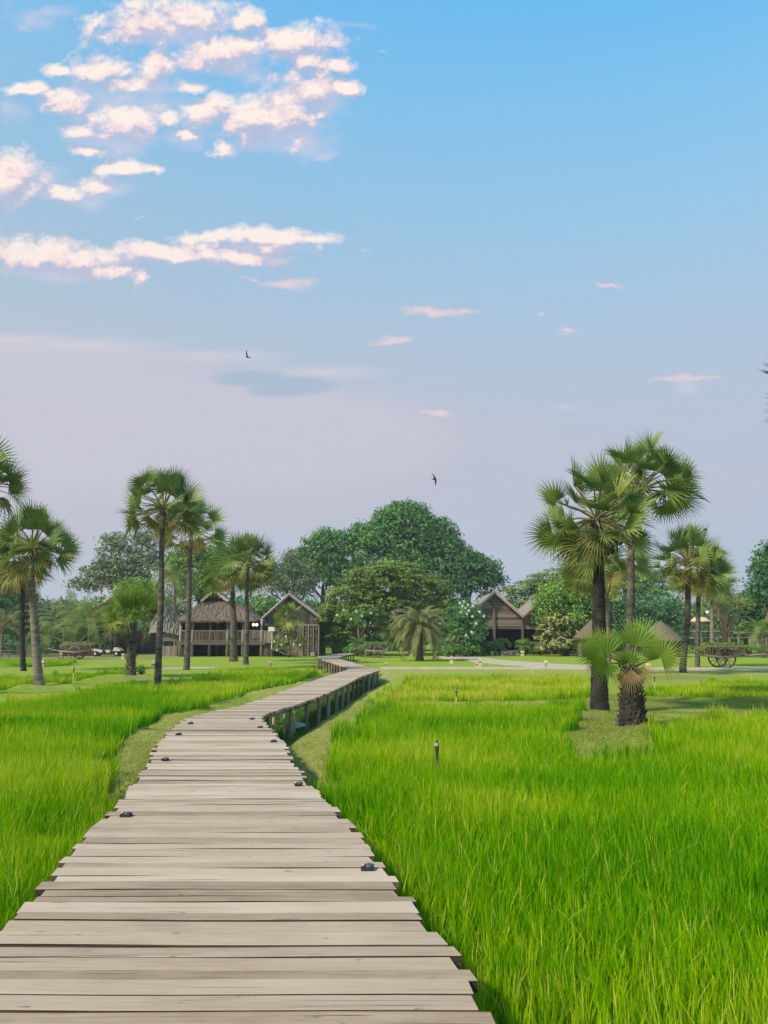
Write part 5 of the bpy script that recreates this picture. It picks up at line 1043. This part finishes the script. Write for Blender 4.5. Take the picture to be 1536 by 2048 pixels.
for xe in (X(523.5, Y2 - .55, 1238), X(644.5, Y2 - .55, 1238)):
    for yy, dz_ in ((Y2 - .56, 0), (Y2 - .68, .13)): b.beam((xe, yy, zev - .10 + dz_), (px_, yy, zp + .16 + dz_), .10, .20 if dz_ == 0 else .12)
b.beam((px_, Y2 - .6, zp), (px_, Y2 - .6, zp + .62), .08); b.beam((px_, Y2b - .1, zp), (px_, Y2b - .1, zp + .75), .09); b.beam((px_, Y2 - .5, zp + .24), (px_, Y2b, zp + .24), .22, .16); b.obj('barge_board', 'barge_wood', B2)
s = MB(); s.box(X(622, Y2 - .6), X(630, Y2 - .6), Y2 - .8, Y2 - .4, 0, Z(1304, Y2)); tag(s.obj('stone_block', 'barge_wood'), 'small pale block on the ground at the foot of the plank barn', 'block')

# --- pinkish plank wall with black doorway behind the umbrella tree
Y3 = 86.0; W3 = empty('plank_gatehouse', (X(695, Y3), Y3 + 1.5, 0), 'small gatehouse of pinkish planks with a black doorway at the end of the boardwalk', 'gatehouse')
b = MB(); xa, xb, xm = X(668, Y3), X(728, Y3), X(698, Y3); ztp = Z(1230, Y3); zsd = Z(1248, Y3); d0, d1, dzt = X(688, Y3), X(701, Y3), Z(1273, Y3)
tf = lambda x: zsd + (ztp - zsd) * (1 - abs(x - xm) / (xm - xa + .01)); vboards(b, xa, d0 - .06, Y3, lambda x: 0, tf, .2); vboards(b, d1 + .06, xb, Y3, lambda x: 0, tf, .2); vboards(b, d0 - .05, d1 + .05, Y3, lambda x: dzt + .1, tf, .2); b.obj('wall', 'pink_boards', W3)
b = MB()
for s, xe in ((-1, xa - .4), (1, xb + .4)): b.add([(xm, Y3 - .4, ztp + .1), (xe, Y3 - .4, zsd - .05), (xe, Y3 + 3, zsd - .05), (xm, Y3 + 3, ztp + .1), (xm, Y3 - .4, ztp + .2), (xe, Y3 - .4, zsd + .05), (xe, Y3 + 3, zsd + .05), (xm, Y3 + 3, ztp + .2)], [(0, 1, 2, 3), (7, 6, 5, 4), (0, 4, 5, 1), (1, 5, 6, 2), (3, 2, 6, 7)])
b.obj('roof', 'tiles', W3); b = MB(); b.box(d0, d1, Y3 + .12, Y3 + .18, .02, dzt); b.obj('door', 'dark_wood', W3)
b = MB(); b.box(d0 - .08, d0 - .002, Y3 - .05, Y3 + .1, 0, dzt + .08); b.box(d1 + .002, d1 + .08, Y3 - .05, Y3 + .1, 0, dzt + .08); b.obj('door_frame', 'dark_wood', W3)
b = MB(); q = at(698, 1267.5, Y3 - .1); b.box(q[0] - .17, q[0] + .17, Y3 - .12, Y3 - .06, q[2] - .1, q[2] + .1); b.obj('sign_plate', 'clear_lens', W3)

# --- twin gabled barn
Y4, Y4b = 86.5, 97.0; B4 = empty('twin_gabled_barn', (X(1030, Y4), Y4 + 5, 0), 'grey plank barn with two gables side by side, open and dark underneath', 'barn')
gs = [(X(988, Y4, 1190), X(932, Y4, 1235), X(1045, Y4, 1240)), (X(1102, Y4, 1190), X(1045, Y4, 1240), X(1160, Y4, 1240))]; zpk, zvl, zol = Z(1188, Y4), Z(1236, Y4), Z(1258, Y4)
b = MB()
for gi, (xp, xa, xb) in enumerate(gs):
    z = zol
    while z < zpk - .1:
        h = .16 * random.uniform(.8, 1.2); zt_ = z + h
        def half(zz, xe): return xe if zz <= zvl else xe + (xp - xe) * (zz - zvl) / (zpk - zvl)
        a0, b0, a1, b1 = half(z, xa), half(z, xb), half(min(zt_, zpk), xa), half(min(zt_, zpk), xb); o = random.uniform(0, .03); y = Y4 - o; e_ = .01 if gi == 0 else 0
        b.add([(a0 + .01, y, z + .005), (b0 - .01, y, z + .005), (b1 - .01, y, zt_ - .005), (a1 + .01, y, zt_ - .005), (a0 + .01, Y4 + .05, z + .005), (b0 - .01, Y4 + .05, z + .005), (b1 - .01, Y4 + .05, zt_ - .005), (a1 + .01, Y4 + .05, zt_ - .005)], [(0, 1, 2, 3), (7, 6, 5, 4), (0, 4, 5, 1), (3, 2, 6, 7), (0, 3, 7, 4), (1, 5, 6, 2)]); z = zt_
b.obj('front_wall', 'horizontal_boards', B4)
b = MB()
for (xp, xa, xb) in gs:
    for xe in (xa, xb): b.add([(xp, Y4 - .7, zpk + .12), (xe, Y4 - .7, zvl + .02), (xe, Y4b, zvl + .02), (xp, Y4b, zpk + .12), (xp, Y4 - .7, zpk + .24), (xe, Y4 - .7, zvl + .14), (xe, Y4b, zvl + .14), (xp, Y4b, zpk + .24)], [(0, 1, 2, 3), (7, 6, 5, 4), (0, 4, 5, 1), (1, 5, 6, 2), (3, 2, 6, 7)])
b.obj('roof', 'grey_tiles', B4)
b = MB()
for (xp, xa, xb) in gs:
    for xe in (xa, xb): b.beam((xe, Y4 - .76, zvl + .10), (xp, Y4 - .76, zpk + .22), .09, .30); b.beam((xe, Y4 - .86, zvl + .22), (xp, Y4 - .86, zpk + .34), .09, .12)
    b.beam((xp, Y4 - .8, zpk), (xp, Y4 - .8, zpk + .45), .08)
b.obj('barge_board', 'barge_wood', B4)
for px in (988.5, 1045, 1102): b = MB(); x = X(px, Y4 - .1); b.beam((x, Y4 - .14, .0), (x, Y4 - .14, Z(1236 if px == 1045 else 1203, Y4)), .24, .2); b.obj('post', 'post_wood', B4)
for px in (940, 1155): b = MB(); x = X(px, Y4); b.beam((x, Y4 + .1, 0), (x, Y4 + .1, zol), .2); b.obj('post', 'post_wood', B4)
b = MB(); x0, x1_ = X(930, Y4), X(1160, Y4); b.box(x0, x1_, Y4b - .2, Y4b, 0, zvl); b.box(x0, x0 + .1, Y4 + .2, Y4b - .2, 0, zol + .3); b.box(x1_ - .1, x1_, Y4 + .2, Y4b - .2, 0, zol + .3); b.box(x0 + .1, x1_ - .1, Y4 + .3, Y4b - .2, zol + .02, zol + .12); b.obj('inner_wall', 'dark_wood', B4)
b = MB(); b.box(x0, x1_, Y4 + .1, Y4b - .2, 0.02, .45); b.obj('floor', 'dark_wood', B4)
st = MB(); s0, s1 = X(1016, Y4 - 1), X(1038, Y4 - 1)
for k in range(4): st.box(s0, s1, Y4 - 1.3 + k * .33, Y4 - .95 + k * .33, .002, .12 + k * .11, .6)
st.obj('step', 'rail_wood', B4)
b = MB(); xr0 = X(940, Y4)
for (a, c_) in ((X(974, Y4), X(988, Y4)), (X(1063, Y4), X(1085, Y4))):
    z = Z(1284, Y4); b.box(a, c_, Y4 - .32, Y4 - .22, z - .06, z + .06)
    for k in range(12): x = a + (c_ - a) * (k + .5) / 12; b.box(x - .03, x + .03, Y4 - .3, Y4 - .25, .3, z - .06)
b.obj('railing', 'rail_wood', B4)

# --- conical thatched huts
def hut(label, pxc, pyt, rpx, py_e, Y):
    x, zt_, ze_, r_ = X(pxc, Y), Z(pyt, Y), Z(py_e, Y), rpx * Y / F; e = empty('round_hut', (x, Y, 0), label, 'hut', 'round thatched huts')
    b = MB(); n, m_ = 44, 18; vs = []; fs = []
    for j in range(m_ + 1):
        t = j / m_; rr = r_ * (1 - t) ** 0.93 + .03; z = ze_ + (zt_ - ze_) * t
        for i in range(n):
            a = 2 * math.pi * i / n; w = 1 + random.uniform(-.02, .02) + .012 * ((j % 3) == 0); vs.append((x + rr * w * math.cos(a), Y + rr * w * math.sin(a), z + (random.uniform(-.12, .03) if j == 0 else random.uniform(-.02, .02))))
    for j in range(m_):
        for i in range(n): fs.append((j * n + i, j * n + (i + 1) % n, (j + 1) * n + (i + 1) % n, (j + 1) * n + i))
    b.add(vs, fs, .5)
    for i in range(240): a = 2 * math.pi * i / 240; p = Vector((x + r_ * math.cos(a), Y + r_ * math.sin(a), ze_)); b.add([p + Vector((-.05, 0, .02)), p + Vector((.05, 0, .02)), p + Vector((random.uniform(-.05, .05), 0, -random.uniform(.08, .25)))], [(0, 1, 2)])
    b.obj('roof', 'thatch', e); b = MB(); rw = r_ * .78; n = 46
    for i in range(n):
        a = 2 * math.pi * i / n; a2 = 2 * math.pi * (i + .93) / n; t = random.random()
        b.add([(x + rw * math.cos(q), Y + rw * math.sin(q), z) for z in (0, ze_ + .25) for q in (a, a2)] + [(x + (rw - .05) * math.cos(q), Y + (rw - .05) * math.sin(q), z) for z in (0, ze_ + .25) for q in (a, a2)], [(0, 1, 3, 2), (4, 6, 7, 5), (0, 2, 6, 4), (1, 5, 7, 3)], t)
    b.obj('wall', 'vertical_boards', e); b = MB(); xd = x - rw * .75; b.box(xd - .25, xd + .2, Y - rw * .74, Y - rw * .70, 0, ze_ - .15); b.obj('door', 'dark_wood', e)
hut('left one of the round thatched huts, half hidden behind palms', 1184, 1240, 36, 1276, 77.5)
hut('right one of the round thatched huts, beside the three palms', 1322, 1242, 44, 1281, 77.5)
# --- small roof with finial behind the left palms
Y5 = 94; P5 = empty('tiled_pavilion', (X(223, Y5), Y5 + 3, 0), 'little tiled roof peak with a finial showing over the left feathery palms', 'pavilion'); xp, zt_ = X(223, Y5), Z(1192, Y5); b = MB()
for sgn in (-1, 1):
    xe = xp + sgn * 3.0; zq = zt_ - 1.9; b.add([(xp, Y5, zt_), (xe, Y5, zq), (xe, Y5 + 6, zq), (xp, Y5 + 6, zt_), (xp, Y5, zt_ + .14), (xe, Y5, zq + .14), (xe, Y5 + 6, zq + .14), (xp, Y5 + 6, zt_ + .14)], [(0, 1, 2, 3), (7, 6, 5, 4), (0, 4, 5, 1), (1, 5, 6, 2)])
b.obj('roof', 'tiles', P5); b = MB()
for sgn in (-1, 1): b.beam((xp, Y5 - .05, zt_ + .1), (xp + sgn * 1.2, Y5 - .05, zt_ - .66), .1, .25)
b.beam((xp, Y5 - .05, zt_), (xp, Y5 - .05, zt_ + .6), .1); b.obj('barge_board', 'barge_wood', P5); b = MB(); b.box(xp - 2.6, xp + 2.6, Y5 + .4, Y5 + .5, 0, zt_ - 1.8); b.add([(xp - 2.6, Y5 + .45, zt_ - 1.8), (xp + 2.6, Y5 + .45, zt_ - 1.8), (xp, Y5 + .45, zt_ - .1)], [(0, 1, 2)]); b.obj('wall', 'dark_wood', P5)

# --- log pergola on the right
Y6 = 86.0; PG_ = empty('log_pergola', (X(1475, Y6), Y6, 0), 'long low pergola of rough logs in the shade at the right', 'pergola'); z0, z1 = Z(1266, Y6), Z(1276, Y6)
for k, px in enumerate((1403, 1433, 1458, 1476, 1499, 1514, 1531, 1560)):
    x = X(px, Y6); b = MB(); b.tube([(x, Y6, 0), (x + .05, Y6 + .05, z1 * .5), (x, Y6, z1)], [.16, .12, .11], 7, wob=.15); b.obj('post', 'post_wood', PG_, True)
b = MB()
for yy, z in ((Y6 - .1, z0), (Y6 + .12, z1), (Y6 + 2.6, z0 + .1), (Y6 + 2.6, z1)):
    x = X(1395, Y6)
    while x < X(1570, Y6): x2 = x + random.uniform(3, 4.5); b.tube([(x, yy, z + random.uniform(-.06, .06)), ((x + x2) / 2, yy, z + random.uniform(-.08, .08)), (x2 + .2, yy, z + random.uniform(-.06, .06))], .09, 6, wob=.15); x = x2
for k in range(12): x = X(1398, Y6) + k * .85; b.tube([(x, Y6 - .4, z0 + .16), (x, Y6 + 3, z0 + .2)], .06, 5)
b.obj('rail', 'horizontal_boards', PG_, True)
# --- orange parasol with white ball lamp
Yp = 84.0; e = empty('parasol', (X(1404, Yp), Yp, 0), 'faded orange parasol half hidden behind the middle palm trunk at the right', 'parasol'); xq, zc = X(1402, Yp), Z(1233, Yp); b = MB(); n = 16; rr = 1.05
vs = [(xq, Yp, zc)] + [(xq + rr * .6 * math.cos(2 * math.pi * k / n), Yp + rr * .6 * math.sin(2 * math.pi * k / n), zc - .12) for k in range(n)] + [(xq + rr * math.cos(2 * math.pi * k / n), Yp + rr * math.sin(2 * math.pi * k / n), zc - .52) for k in range(n)]
vs += [(v[0], v[1], v[2] - .03) for v in vs]; o_ = 2 * n + 1
b.add(vs, [(0, 1 + k, 1 + (k + 1) % n) for k in range(n)] + [(1 + k, 1 + n + k, 1 + n + (k + 1) % n, 1 + (k + 1) % n) for k in range(n)] + [(o_ + 1 + (k + 1) % n, o_ + 1 + n + (k + 1) % n, o_ + 1 + n + k, o_ + 1 + k) for k in range(n)]); b.obj('canopy', 'orange_cloth', e, True); b = MB(); b.tube([(xq, Yp, 0), (xq, Yp, zc + .05)], .04, 7); b.obj('pole', 'rail_wood', e)
c = at(1415, 1225, Yp); e = empty('globe_lamp', (c[0], Yp, 0), 'white ball lamp on a pole just above the orange parasol', 'lamp'); b = MB(); b.ball(c, .2, n=8); b.obj('globe', 'white_cloth', e, True); b = MB(); b.tube([(c[0], Yp, 0), (c[0], Yp, c[2] - .18)], .035, 6); b.obj('pole', 'black_metal', e)

# ---------------------------------------------------------------- carts
def ox_cart(label, px, py, r_px, flip, load, Yfix=None, shaft=3.2, loadm='straw', wood='rail_wood', body=2.6):
    x, y, z = base_pt(px, py) if Yfix is None else (X(px, Yfix), Yfix, 0.0); r_ = r_px * y / F; e = empty('ox_cart', (x, y, z), label, 'ox cart', 'wooden ox carts on the lawns'); hub = z + r_
    for dy_ in (-.62, .62):
        w = MB(); w.torus((x, y + dy_, hub), r_ - .05, .055, 'Y', 30, 6)
        for k in range(12): a = 2 * math.pi * k / 12; w.beam((x + .1 * math.cos(a), y + dy_, hub + .1 * math.sin(a)), (x + (r_ - .07) * math.cos(a), y + dy_, hub + (r_ - .07) * math.sin(a)), .035)
        w.tube([(x, y + dy_ - .12, hub), (x, y + dy_ + .12, hub)], .12, 10); w.obj('wheel', wood, e, True)
    b = MB(); b.tube([(x, y - .8, hub), (x, y + .8, hub)], .045, 7); h2 = body / 2
    for dy_ in (-.46, .46): b.tube([(x - h2 - .1, y + dy_, hub + .14), (x, y + dy_, hub + .08), (x + h2, y + dy_, hub + .16)], .05, 7)
    b.tube([(x - h2 - .05, y - .76, hub + .12), (x, y - .76, hub + .06), (x + h2 * .8, y - .76, hub + .15)], .05, 7); b.obj('frame', wood, e, True)
    b = MB()
    for dy_ in (-.42, .42):
        for k in range(15): xx_ = x - h2 + body * k / 14; b.beam((xx_, y + dy_, hub + .14), (xx_ * 1.0 + (xx_ - x) * .06, y + dy_ * 1.12, hub + .72), .035)
        b.beam((x - h2 * 1.06, y + dy_ * 1.12, hub + .72), (x + h2 * 1.06, y + dy_ * 1.12, hub + .72), .05)
    b.box(x - h2, x + h2, y - .42, y + .42, hub + .14, hub + .19); b.obj('body', wood, e)
    s = MB(); d = flip; x1 = x + d * h2; x2 = x + d * (h2 + shaft)
    for dy_ in (-.12, .12): s.tube([(x1, y + dy_ * 2, hub + .14), (x2, y + dy_ * .5, hub + .26)], [.055, .045], 7)
    s.obj('shaft', wood, e, True); s = MB(); s.tube([(x2 - .05, y - .6, hub + .34), (x2, y, hub + .24), (x2 - .05, y + .6, hub + .34)], .06, 7); s.tube([(x2 - d * .5, y - .15, hub + .42), (x2 + d * .22, y - .15, hub + .25)], .05, 6); s.tube([(x2, y, hub + .4), (x2, y, hub + .05)], .06, 6); s.obj('yoke', wood, e, True)
    s = MB(); s.tube([(x2 - d * .9, y, hub + .2), (x2 - d * .9, y, z)], .035, 6); s.obj('prop', wood, e)
    if load:
        V, f, T, cc = leaves([(x + dx_, y, hub + .52, body * .28, .42, .42) for dx_ in (-body * .28, 0, body * .28)], 5200, .16, .2, 20, 1, .8, 0, int(px)); l = link('load', np_mesh('load', V, f, T), e, loadm)
    return e
ox_cart('dark weathered ox cart heaped with dry grass on the right lawn beside the footpath', 1445, 1337, 20, 1, True, shaft=2.7, loadm='olive_leaf', body=2.5, wood='boards_dark' if 'boards_dark' in M else 'horizontal_boards')
ox_cart('ox cart heaped with bright green grass at the left, by the red wall', 156, 1319, 13, -1, True, shaft=1.2, loadm='yellow_leaf', wood='rail_wood', Yfix=70, body=2.6)
ox_cart('grey ox cart with greenery behind its wheel, under the umbrella shaped tree', 757, 1315, 11.5, -1, True, shaft=1.0, loadm='mid_leaf', wood='post_wood', Yfix=75, body=2.4)

# ---------------------------------------------------------------- buggies
def buggy(label, px0, px1, Y):
    x0, x1 = X(px0, Y), X(px1, Y); e = empty('golf_buggy', ((x0 + x1) / 2, Y, 0), label, 'golf buggy'); L = x1 - x0; wr = .26
    for x in (x0 + .45, x1 - .38):
        for dy_ in (-.55, .55): w = MB(); w.torus((x, Y + dy_, wr), wr - .075, .075, 'Y', 20, 8); o = w.obj('tyre', 'rubber', e, True); w = MB(); w.tube([(x, Y + dy_ - .06, wr), (x, Y + dy_ + .06, wr)], .13, 10); w.obj('rim', 'cream_paint', e, True)
    b = MB(); b.box(x0 + .1, x1 - .1, Y - .5, Y + .5, .28, .42); b.box(x0 + .75, x1 - .7, Y - .58, Y + .58, .24, .34); b.obj('chassis', 'black_metal', e)
    def side(pts, m_, nm):
        q = MB(); n = len(pts); q.add([(x, Y - .62, z) for x, z in pts] + [(x, Y + .62, z) for x, z in pts], [tuple(range(n)), tuple(range(n, 2 * n))[::-1]] + [(k, n + k, n + (k + 1) % n, (k + 1) % n) for k in range(n)]); q.obj(nm, m_, e)
    side([(x0, .62), (x0 + .15, .80), (x0 + .8, .72), (x0 + 1.15, .66), (x0 + 1.15, .42), (x0 + .82, .42), (x0 + .72, .54), (x0 + .2, .54)], 'cream_paint', 'rear_body')
    side([(x0 + 1.45, .66), (x0 + 1.95, .66), (x0 + 1.9, .40), (x0 + 1.55, .40)], 'cream_paint', 'side_panel')
    side([(x1 - .75, .56), (x1 - .62, .92), (x1 - .3, .86), (x1, .62), (x1 - .05, .54)], 'cream_paint', 'front_cowl')
    for k, xx_ in enumerate((x0 + .55, x0 + 1.2, x0 + 1.85)):
        if xx_ > x1 - .8: continue
        s = MB(); s.box(xx_ - .22, xx_ + .28, Y - .5, Y + .5, .68, .80); s.obj('seat', 'black_metal', e); s = MB(); s.box(xx_ - .28, xx_ - .20, Y - .5, Y + .5, .82, 1.2); s.obj('backrest', 'grey_metal', e)
    s = MB(); s.box(x0 + .05, x1 - .35, Y - .6, Y + .6, 1.82, 1.90); s.obj('roof', 'grey_metal', e)
    for xx_ in (x0 + .15, (x0 + x1) / 2 - .1, x1 - .75):
        for dy_ in (-.56, .56): s = MB(); s.beam((xx_ + (.28 if xx_ > x1 - 1 else 0), Y + dy_, .5), (xx_, Y + dy_, 1.82), .045); s.obj('roof_post', 'grey_metal', e)
    s = MB(); s.tube([(x1 - .8, Y - .25, .75), (x1 - .95, Y - .25, 1.0)], .025, 6); s.torus((x1 - .97, Y - .25, 1.03), .15, .018, 'X', 16, 5); s.obj('steering_wheel', 'black_metal', e)
    for dy_ in (-.42, .42): s = MB(); s.ball((x1 - .04, Y + dy_, .66), .05, .07, .05, 6); s.obj('headlight', 'clear_lens', e, True)
buggy('black and cream open golf buggy with a flat roof, parked behind the short booted palm', 188, 246, 79.5)
s = MB()
for k in range(3): s.box(X(123, 81), X(190, 81), 81 + k * .02, 81.3 + k * .02, .02 + k * .22, .22 + k * .22)
tag(s.obj('low_wall', 'red_paint'), 'low dark red wall behind the wheel of the left hay cart', 'wall')
e = empty('timber_shed', (X(190, 95), 95, 0), 'dark open timber shed behind the golf buggy', 'shed')
b = MB(); b.box(X(60, 97), X(320, 97), 98, 98.1, 0, Z(1262, 98)); b.obj('rear_wall', 'dark_wood', e); b = MB(); b.box(X(160, 92), X(315, 92), 91.5, 98, Z(1262, 95), Z(1260, 95)); b.obj('roof', 'grey_metal', e)
for px in (195, 216, 232, 250, 290): b = MB(); b.tube([(X(px, 91.8), 91.8, 0), (X(px, 91.8), 91.8, Z(1262, 95))], .08, 6); b.obj('post', 'dark_wood', e)
# banana clump at far left foreground of hedge: fence rail
e = empty('rustic_fence', (X(20, 76), 76, 0), 'low rough branch fence at the far left in front of the dark hedge', 'fence'); b = MB()
for z in (.35, .62): b.tube([(X(-30, 76), 76, z), (X(10, 76), 76, z + .05), (X(40, 76), 76, z - .04)], .04, 6)
b.obj('rail', 'weather_grey', e)
for px in (-25, 0, 20, 40): b = MB(); b.tube([(X(px, 76), 76.06, 0), (X(px, 76), 76.06, .8)], .05, 6); b.obj('post', 'weather_grey', e)

# ---------------------------------------------------------------- bollards, torches and stakes
def bollard(px, py, hpx, label, two=True, wpx=None):
    x, y, z = base_pt(px, py); h = hpx * y / F; w = (wpx or 6) * y / F / 2
    e = empty('garden_bollard', (x, y, z), label, 'bollard', 'pale wooden garden bollard lights'); b = MB(); b.box(x - w, x + w, y - w, y + w, z - .05, z + h * .50); b.obj('base', 'pale_wood', e)
    b = MB(); b.box(x - w * .72, x + w * .72, y - w * .72, y + w * .72, z + h * .50, z + h * .62); b.obj('slot', 'black_metal', e)
    b = MB(); b.box(x - w, x + w, y - w, y + w, z + h * .62, z + h * .90); b.add([(x - w, y - w, z + h * .90), (x + w, y - w, z + h * .90), (x + w, y + w, z + h * .90), (x - w, y + w, z + h * .90), (x - w * .7, y - w * .7, z + h), (x + w * .7, y - w * .7, z + h), (x + w * .7, y + w * .7, z + h), (x - w * .7, y + w * .7, z + h)], [(0, 1, 5, 4), (1, 2, 6, 5), (2, 3, 7, 6), (3, 0, 4, 7), (4, 5, 6, 7)]); b.obj('cap', 'pale_wood', e)
for a in [(540,1336,13,'pale wooden bollard standing alone at the rice edge below the thatched house'),(85,1335,13,'pale bollard just right of the pale leaning palm trunk'),(122,1318,12,'pale bollard left of the red wall and hay cart'),(246,1318,10,'pale bollard at the front of the golf buggy'),
          (306,1337,14,'narrow pale bollard against the left side of the tallest left palm'),(772,1335,11,'small pale bollard at the lawn edge right of the boardwalk end'),(691,1331,9,'squat pale bollard on the boardwalk side of the left footpath'),(704,1310,8,'pale bollard right of the black doorway'),
          (822,1312,12,'broad pale bollard left of the date palm trunk'),(842,1310,8,'tiny pale bollard just behind the date palm trunk'),(869,1319,12,'pale bollard on the near edge of the garden path right of the date palm'),(903,1327,14,'pale bollard standing by the curve of the garden path'),
          (960,1333,16,'tallest pale bollard where the garden path meets the footpath'),(954,1335,10,'shorter stained bollard touching the tallest one at the path junction'),(934,1311,10,'pale bollard at the far left of the row before the twin gabled barn'),(971,1311,10,'second pale bollard from the left before the twin gabled barn'),
          (984,1312,9,'third pale bollard from the left before the twin gabled barn'),(994,1311.5,8,'fourth pale bollard from the left, below the clipped left bush'),(1005,1312,9,'left one of the close pair of bollards by the barn steps'),(1010.5,1312,9,'right one of the close pair of bollards by the barn steps'),
          (1028,1311,8,'pale bollard in front of the barn steps'),(1045,1312,10.5,'wide pale bollard right of the barn steps'),(1092,1336,14,'pale bollard by the footpath in front of the yellow green bushy tree'),(1297,1339,12,'small pale bollard by the footpath behind the short booted palm')]: bollard(*a)
def torch(px, py, pyt, label, head=True, lit=True):
    x, y, z = base_pt(px, py); zt_ = at(px, pyt, y)[2]; e = empty('garden_torch', (x, y, z), label, 'torch', 'bamboo torches and stakes in the rice'); b = MB(); hd = .26 if head else 0
    b.tube([(x, y, z - .1), (x + .01, y, zt_ - hd)], [.014, .016], 7); b.obj('pole', 'pale_wood' if y > 14 else 'tree_bark', e, True)
    if head:
        b = MB(); b.tube([(x + .01, y, zt_ - .27), (x + .01, y, zt_ - .06)], [.012, .036], 9, wob=.1); b.obj('basket', 'tree_bark', e); b = MB(); b.tube([(x + .01, y, zt_ - .06), (x + .01, y, zt_ - .015)], [.034, .03], 9); b.obj('rim', 'clear_lens', e); b = MB(); b.tube([(x + .01, y, zt_ - .015), (x + .01, y, zt_ + .02)], [.022, .014], 7); b.obj('wick', 'black_metal', e)
torch(873, 1570, 1483, 'woven bamboo torch poking out of the near right rice, the nearest torch')
torch(912, 1412, 1377, 'thin pale torch on a pole at the dyke across the right rice')
torch(145, 1374, 1334, 'thin pale torch on a pole at the left, behind the main left rice')
torch(1310, 1387, 1350, 'thin pale torch on a pole behind the short booted palm')
torch(1502, 1367, 1350, 'bare stake in the rice below the ox cart', False)
torch(1065, 1352, 1336, 'short stake by the footpath, middle right', False)
torch(1013, 1413, 1402, 'very short pale stake at the dyke across the right rice', False)
torch(702, 1334, 1321, 'short dark stake beside the squat bollard at the boardwalk', False)
torch(731, 1325, 1302, 'thin stake on the lawn by the date palm, left side', False)
torch(638, 1330, 1321, 'short stake beside the far left edge of the boardwalk', False)

# ---------------------------------------------------------------- punt and table in the ditch
bx, by, bz = (gp(596, 1458, -.12)); e = empty('green_boat', (bx, by, -.15), 'upturned green painted boat lying in the ditch under the boardwalk', 'boat')
b = MB(); n = 14; vs = []; fs = []
for i in range(n + 1):
    t = i / n; w = .12 * math.sin(math.pi * min(t * .8 + .2, 1)) ** .6 * (1 if t < .95 else .4); x = bx - .3 + .5 * t
    for k in range(9): a = math.pi * k / 8; vs.append((x, by - w * math.cos(a), -.10 + .13 * math.sin(a) ** .7 * (w / .12 + .05) + .05 * t))
for i in range(n):
    for k in range(8): fs.append((i * 9 + k, i * 9 + k + 1, (i + 1) * 9 + k + 1, (i + 1) * 9 + k))
fs += [tuple(range(9)), tuple(range(n * 9, n * 9 + 9))[::-1]]; b.add(vs, fs); b.obj('hull', 'green_paint', e, True); b = MB(); b.tube([(bx - .28, by - .12, -.09), (bx, by - .14, -.08), (bx + .19, by - .07, -.03)], .015, 6); b.obj('gunwale', 'green_paint', e)
tx, ty, _ = gp(582, 1463, -.15); e = empty('small_table', (tx, ty, -.2), 'small crude wooden table beside the upturned green boat', 'table'); b = MB(); b.box(tx - .17, tx + .1, ty - .15, ty + .15, .055, .09); b.obj('tabletop', 'pale_wood', e)
for dx_ in (-.15, .08):
    for dy_ in (-.13, .13): s = MB(); s.box(tx + dx_ - .015, tx + dx_ + .015, ty + dy_ - .015, ty + dy_ + .015, -.25, .055); s.obj('leg', 'pale_wood', e)

# ---------------------------------------------------------------- swifts in the air
def swift(label, pts, Y, body_r):
    """pts: pixel positions wing tip, shoulder, wing tip, beak, tail"""
    (w1, m1, sh, m2, w2, beak, tail) = [Vector(at(p[0], p[1], Y)) for p in pts]; e = empty('swift', sh, label, 'bird', 'swifts flying over the field'); b = MB()
    b.tube([beak, beak.lerp(tail, .18), beak.lerp(tail, .45), beak.lerp(tail, .75), tail], [body_r * .2, body_r * .8, body_r, body_r * .55, body_r * .12], 10); dirb = (tail - beak).normalized(); ch = body_r * 2.0
    for tip, mid in ((w1, m1), (w2, m2)):
        up = Vector((0, -.012, 0)); A = [sh - dirb * ch * .55, mid - dirb * ch * .42, tip]; Bq = [sh + dirb * ch * .55, mid + dirb * ch * .42, tip + dirb * .004]
        vs = []
        for a_, b_ in zip(A, Bq): vs += [a_ + up, b_ + up, a_ - up, b_ - up]
        b.add(vs, [(0, 1, 5, 4), (4, 5, 9, 8), (2, 6, 7, 3), (6, 10, 11, 7), (0, 4, 6, 2), (4, 8, 10, 6), (1, 3, 7, 5), (5, 7, 11, 9)])
    b.obj('body', 'feathers', e, True)
swift('dark swift at the upper left, one wing raised straight up', [(493.5,700),(493,707),(495,714),(499,715.5),(503.5,716),(491.5,713.5),(500.5,715.2)], 22, .022)
swift('dark swift in the middle of the sky, wings spread up and down in a curve', [(864.5,946.5),(868.5,953),(870.5,958.5),(871.8,965),(870.8,972),(873.5,958.5),(862.5,957.8)], 22, .026)
swift('pale blurred swift at the right, gliding level above the three palms', [(1398,1062),(1404,1060),(1410,1058.8),(1416,1058.2),(1422,1057.5),(1413,1058.6),(1406.5,1059.4)], 22, .034)

# ---------------------------------------------------------------- the air: faint even haze between here and the far trees
hz = MB(); hz.box(-330, 330, -60, 330, -1.2, 60); hm = bpy.data.materials.new('haze'); hm.use_nodes = True; ht = hm.node_tree; ht.nodes.clear()
hv_ = ht.nodes.new('ShaderNodeVolumePrincipled'); hv_.inputs['Density'].default_value = 0.0005; hv_.inputs['Color'].default_value = (0.90, 0.94, 1.0, 1); hv_.inputs['Anisotropy'].default_value = 0.2
ho_ = ht.nodes.new('ShaderNodeOutputMaterial'); ht.links.new(hv_.outputs[0], ho_.inputs['Volume']); haze = link('haze', hz.mesh('haze'), None, hm); tag(haze, 'thin pale haze filling the air over the whole garden', 'haze', kind='stuff')
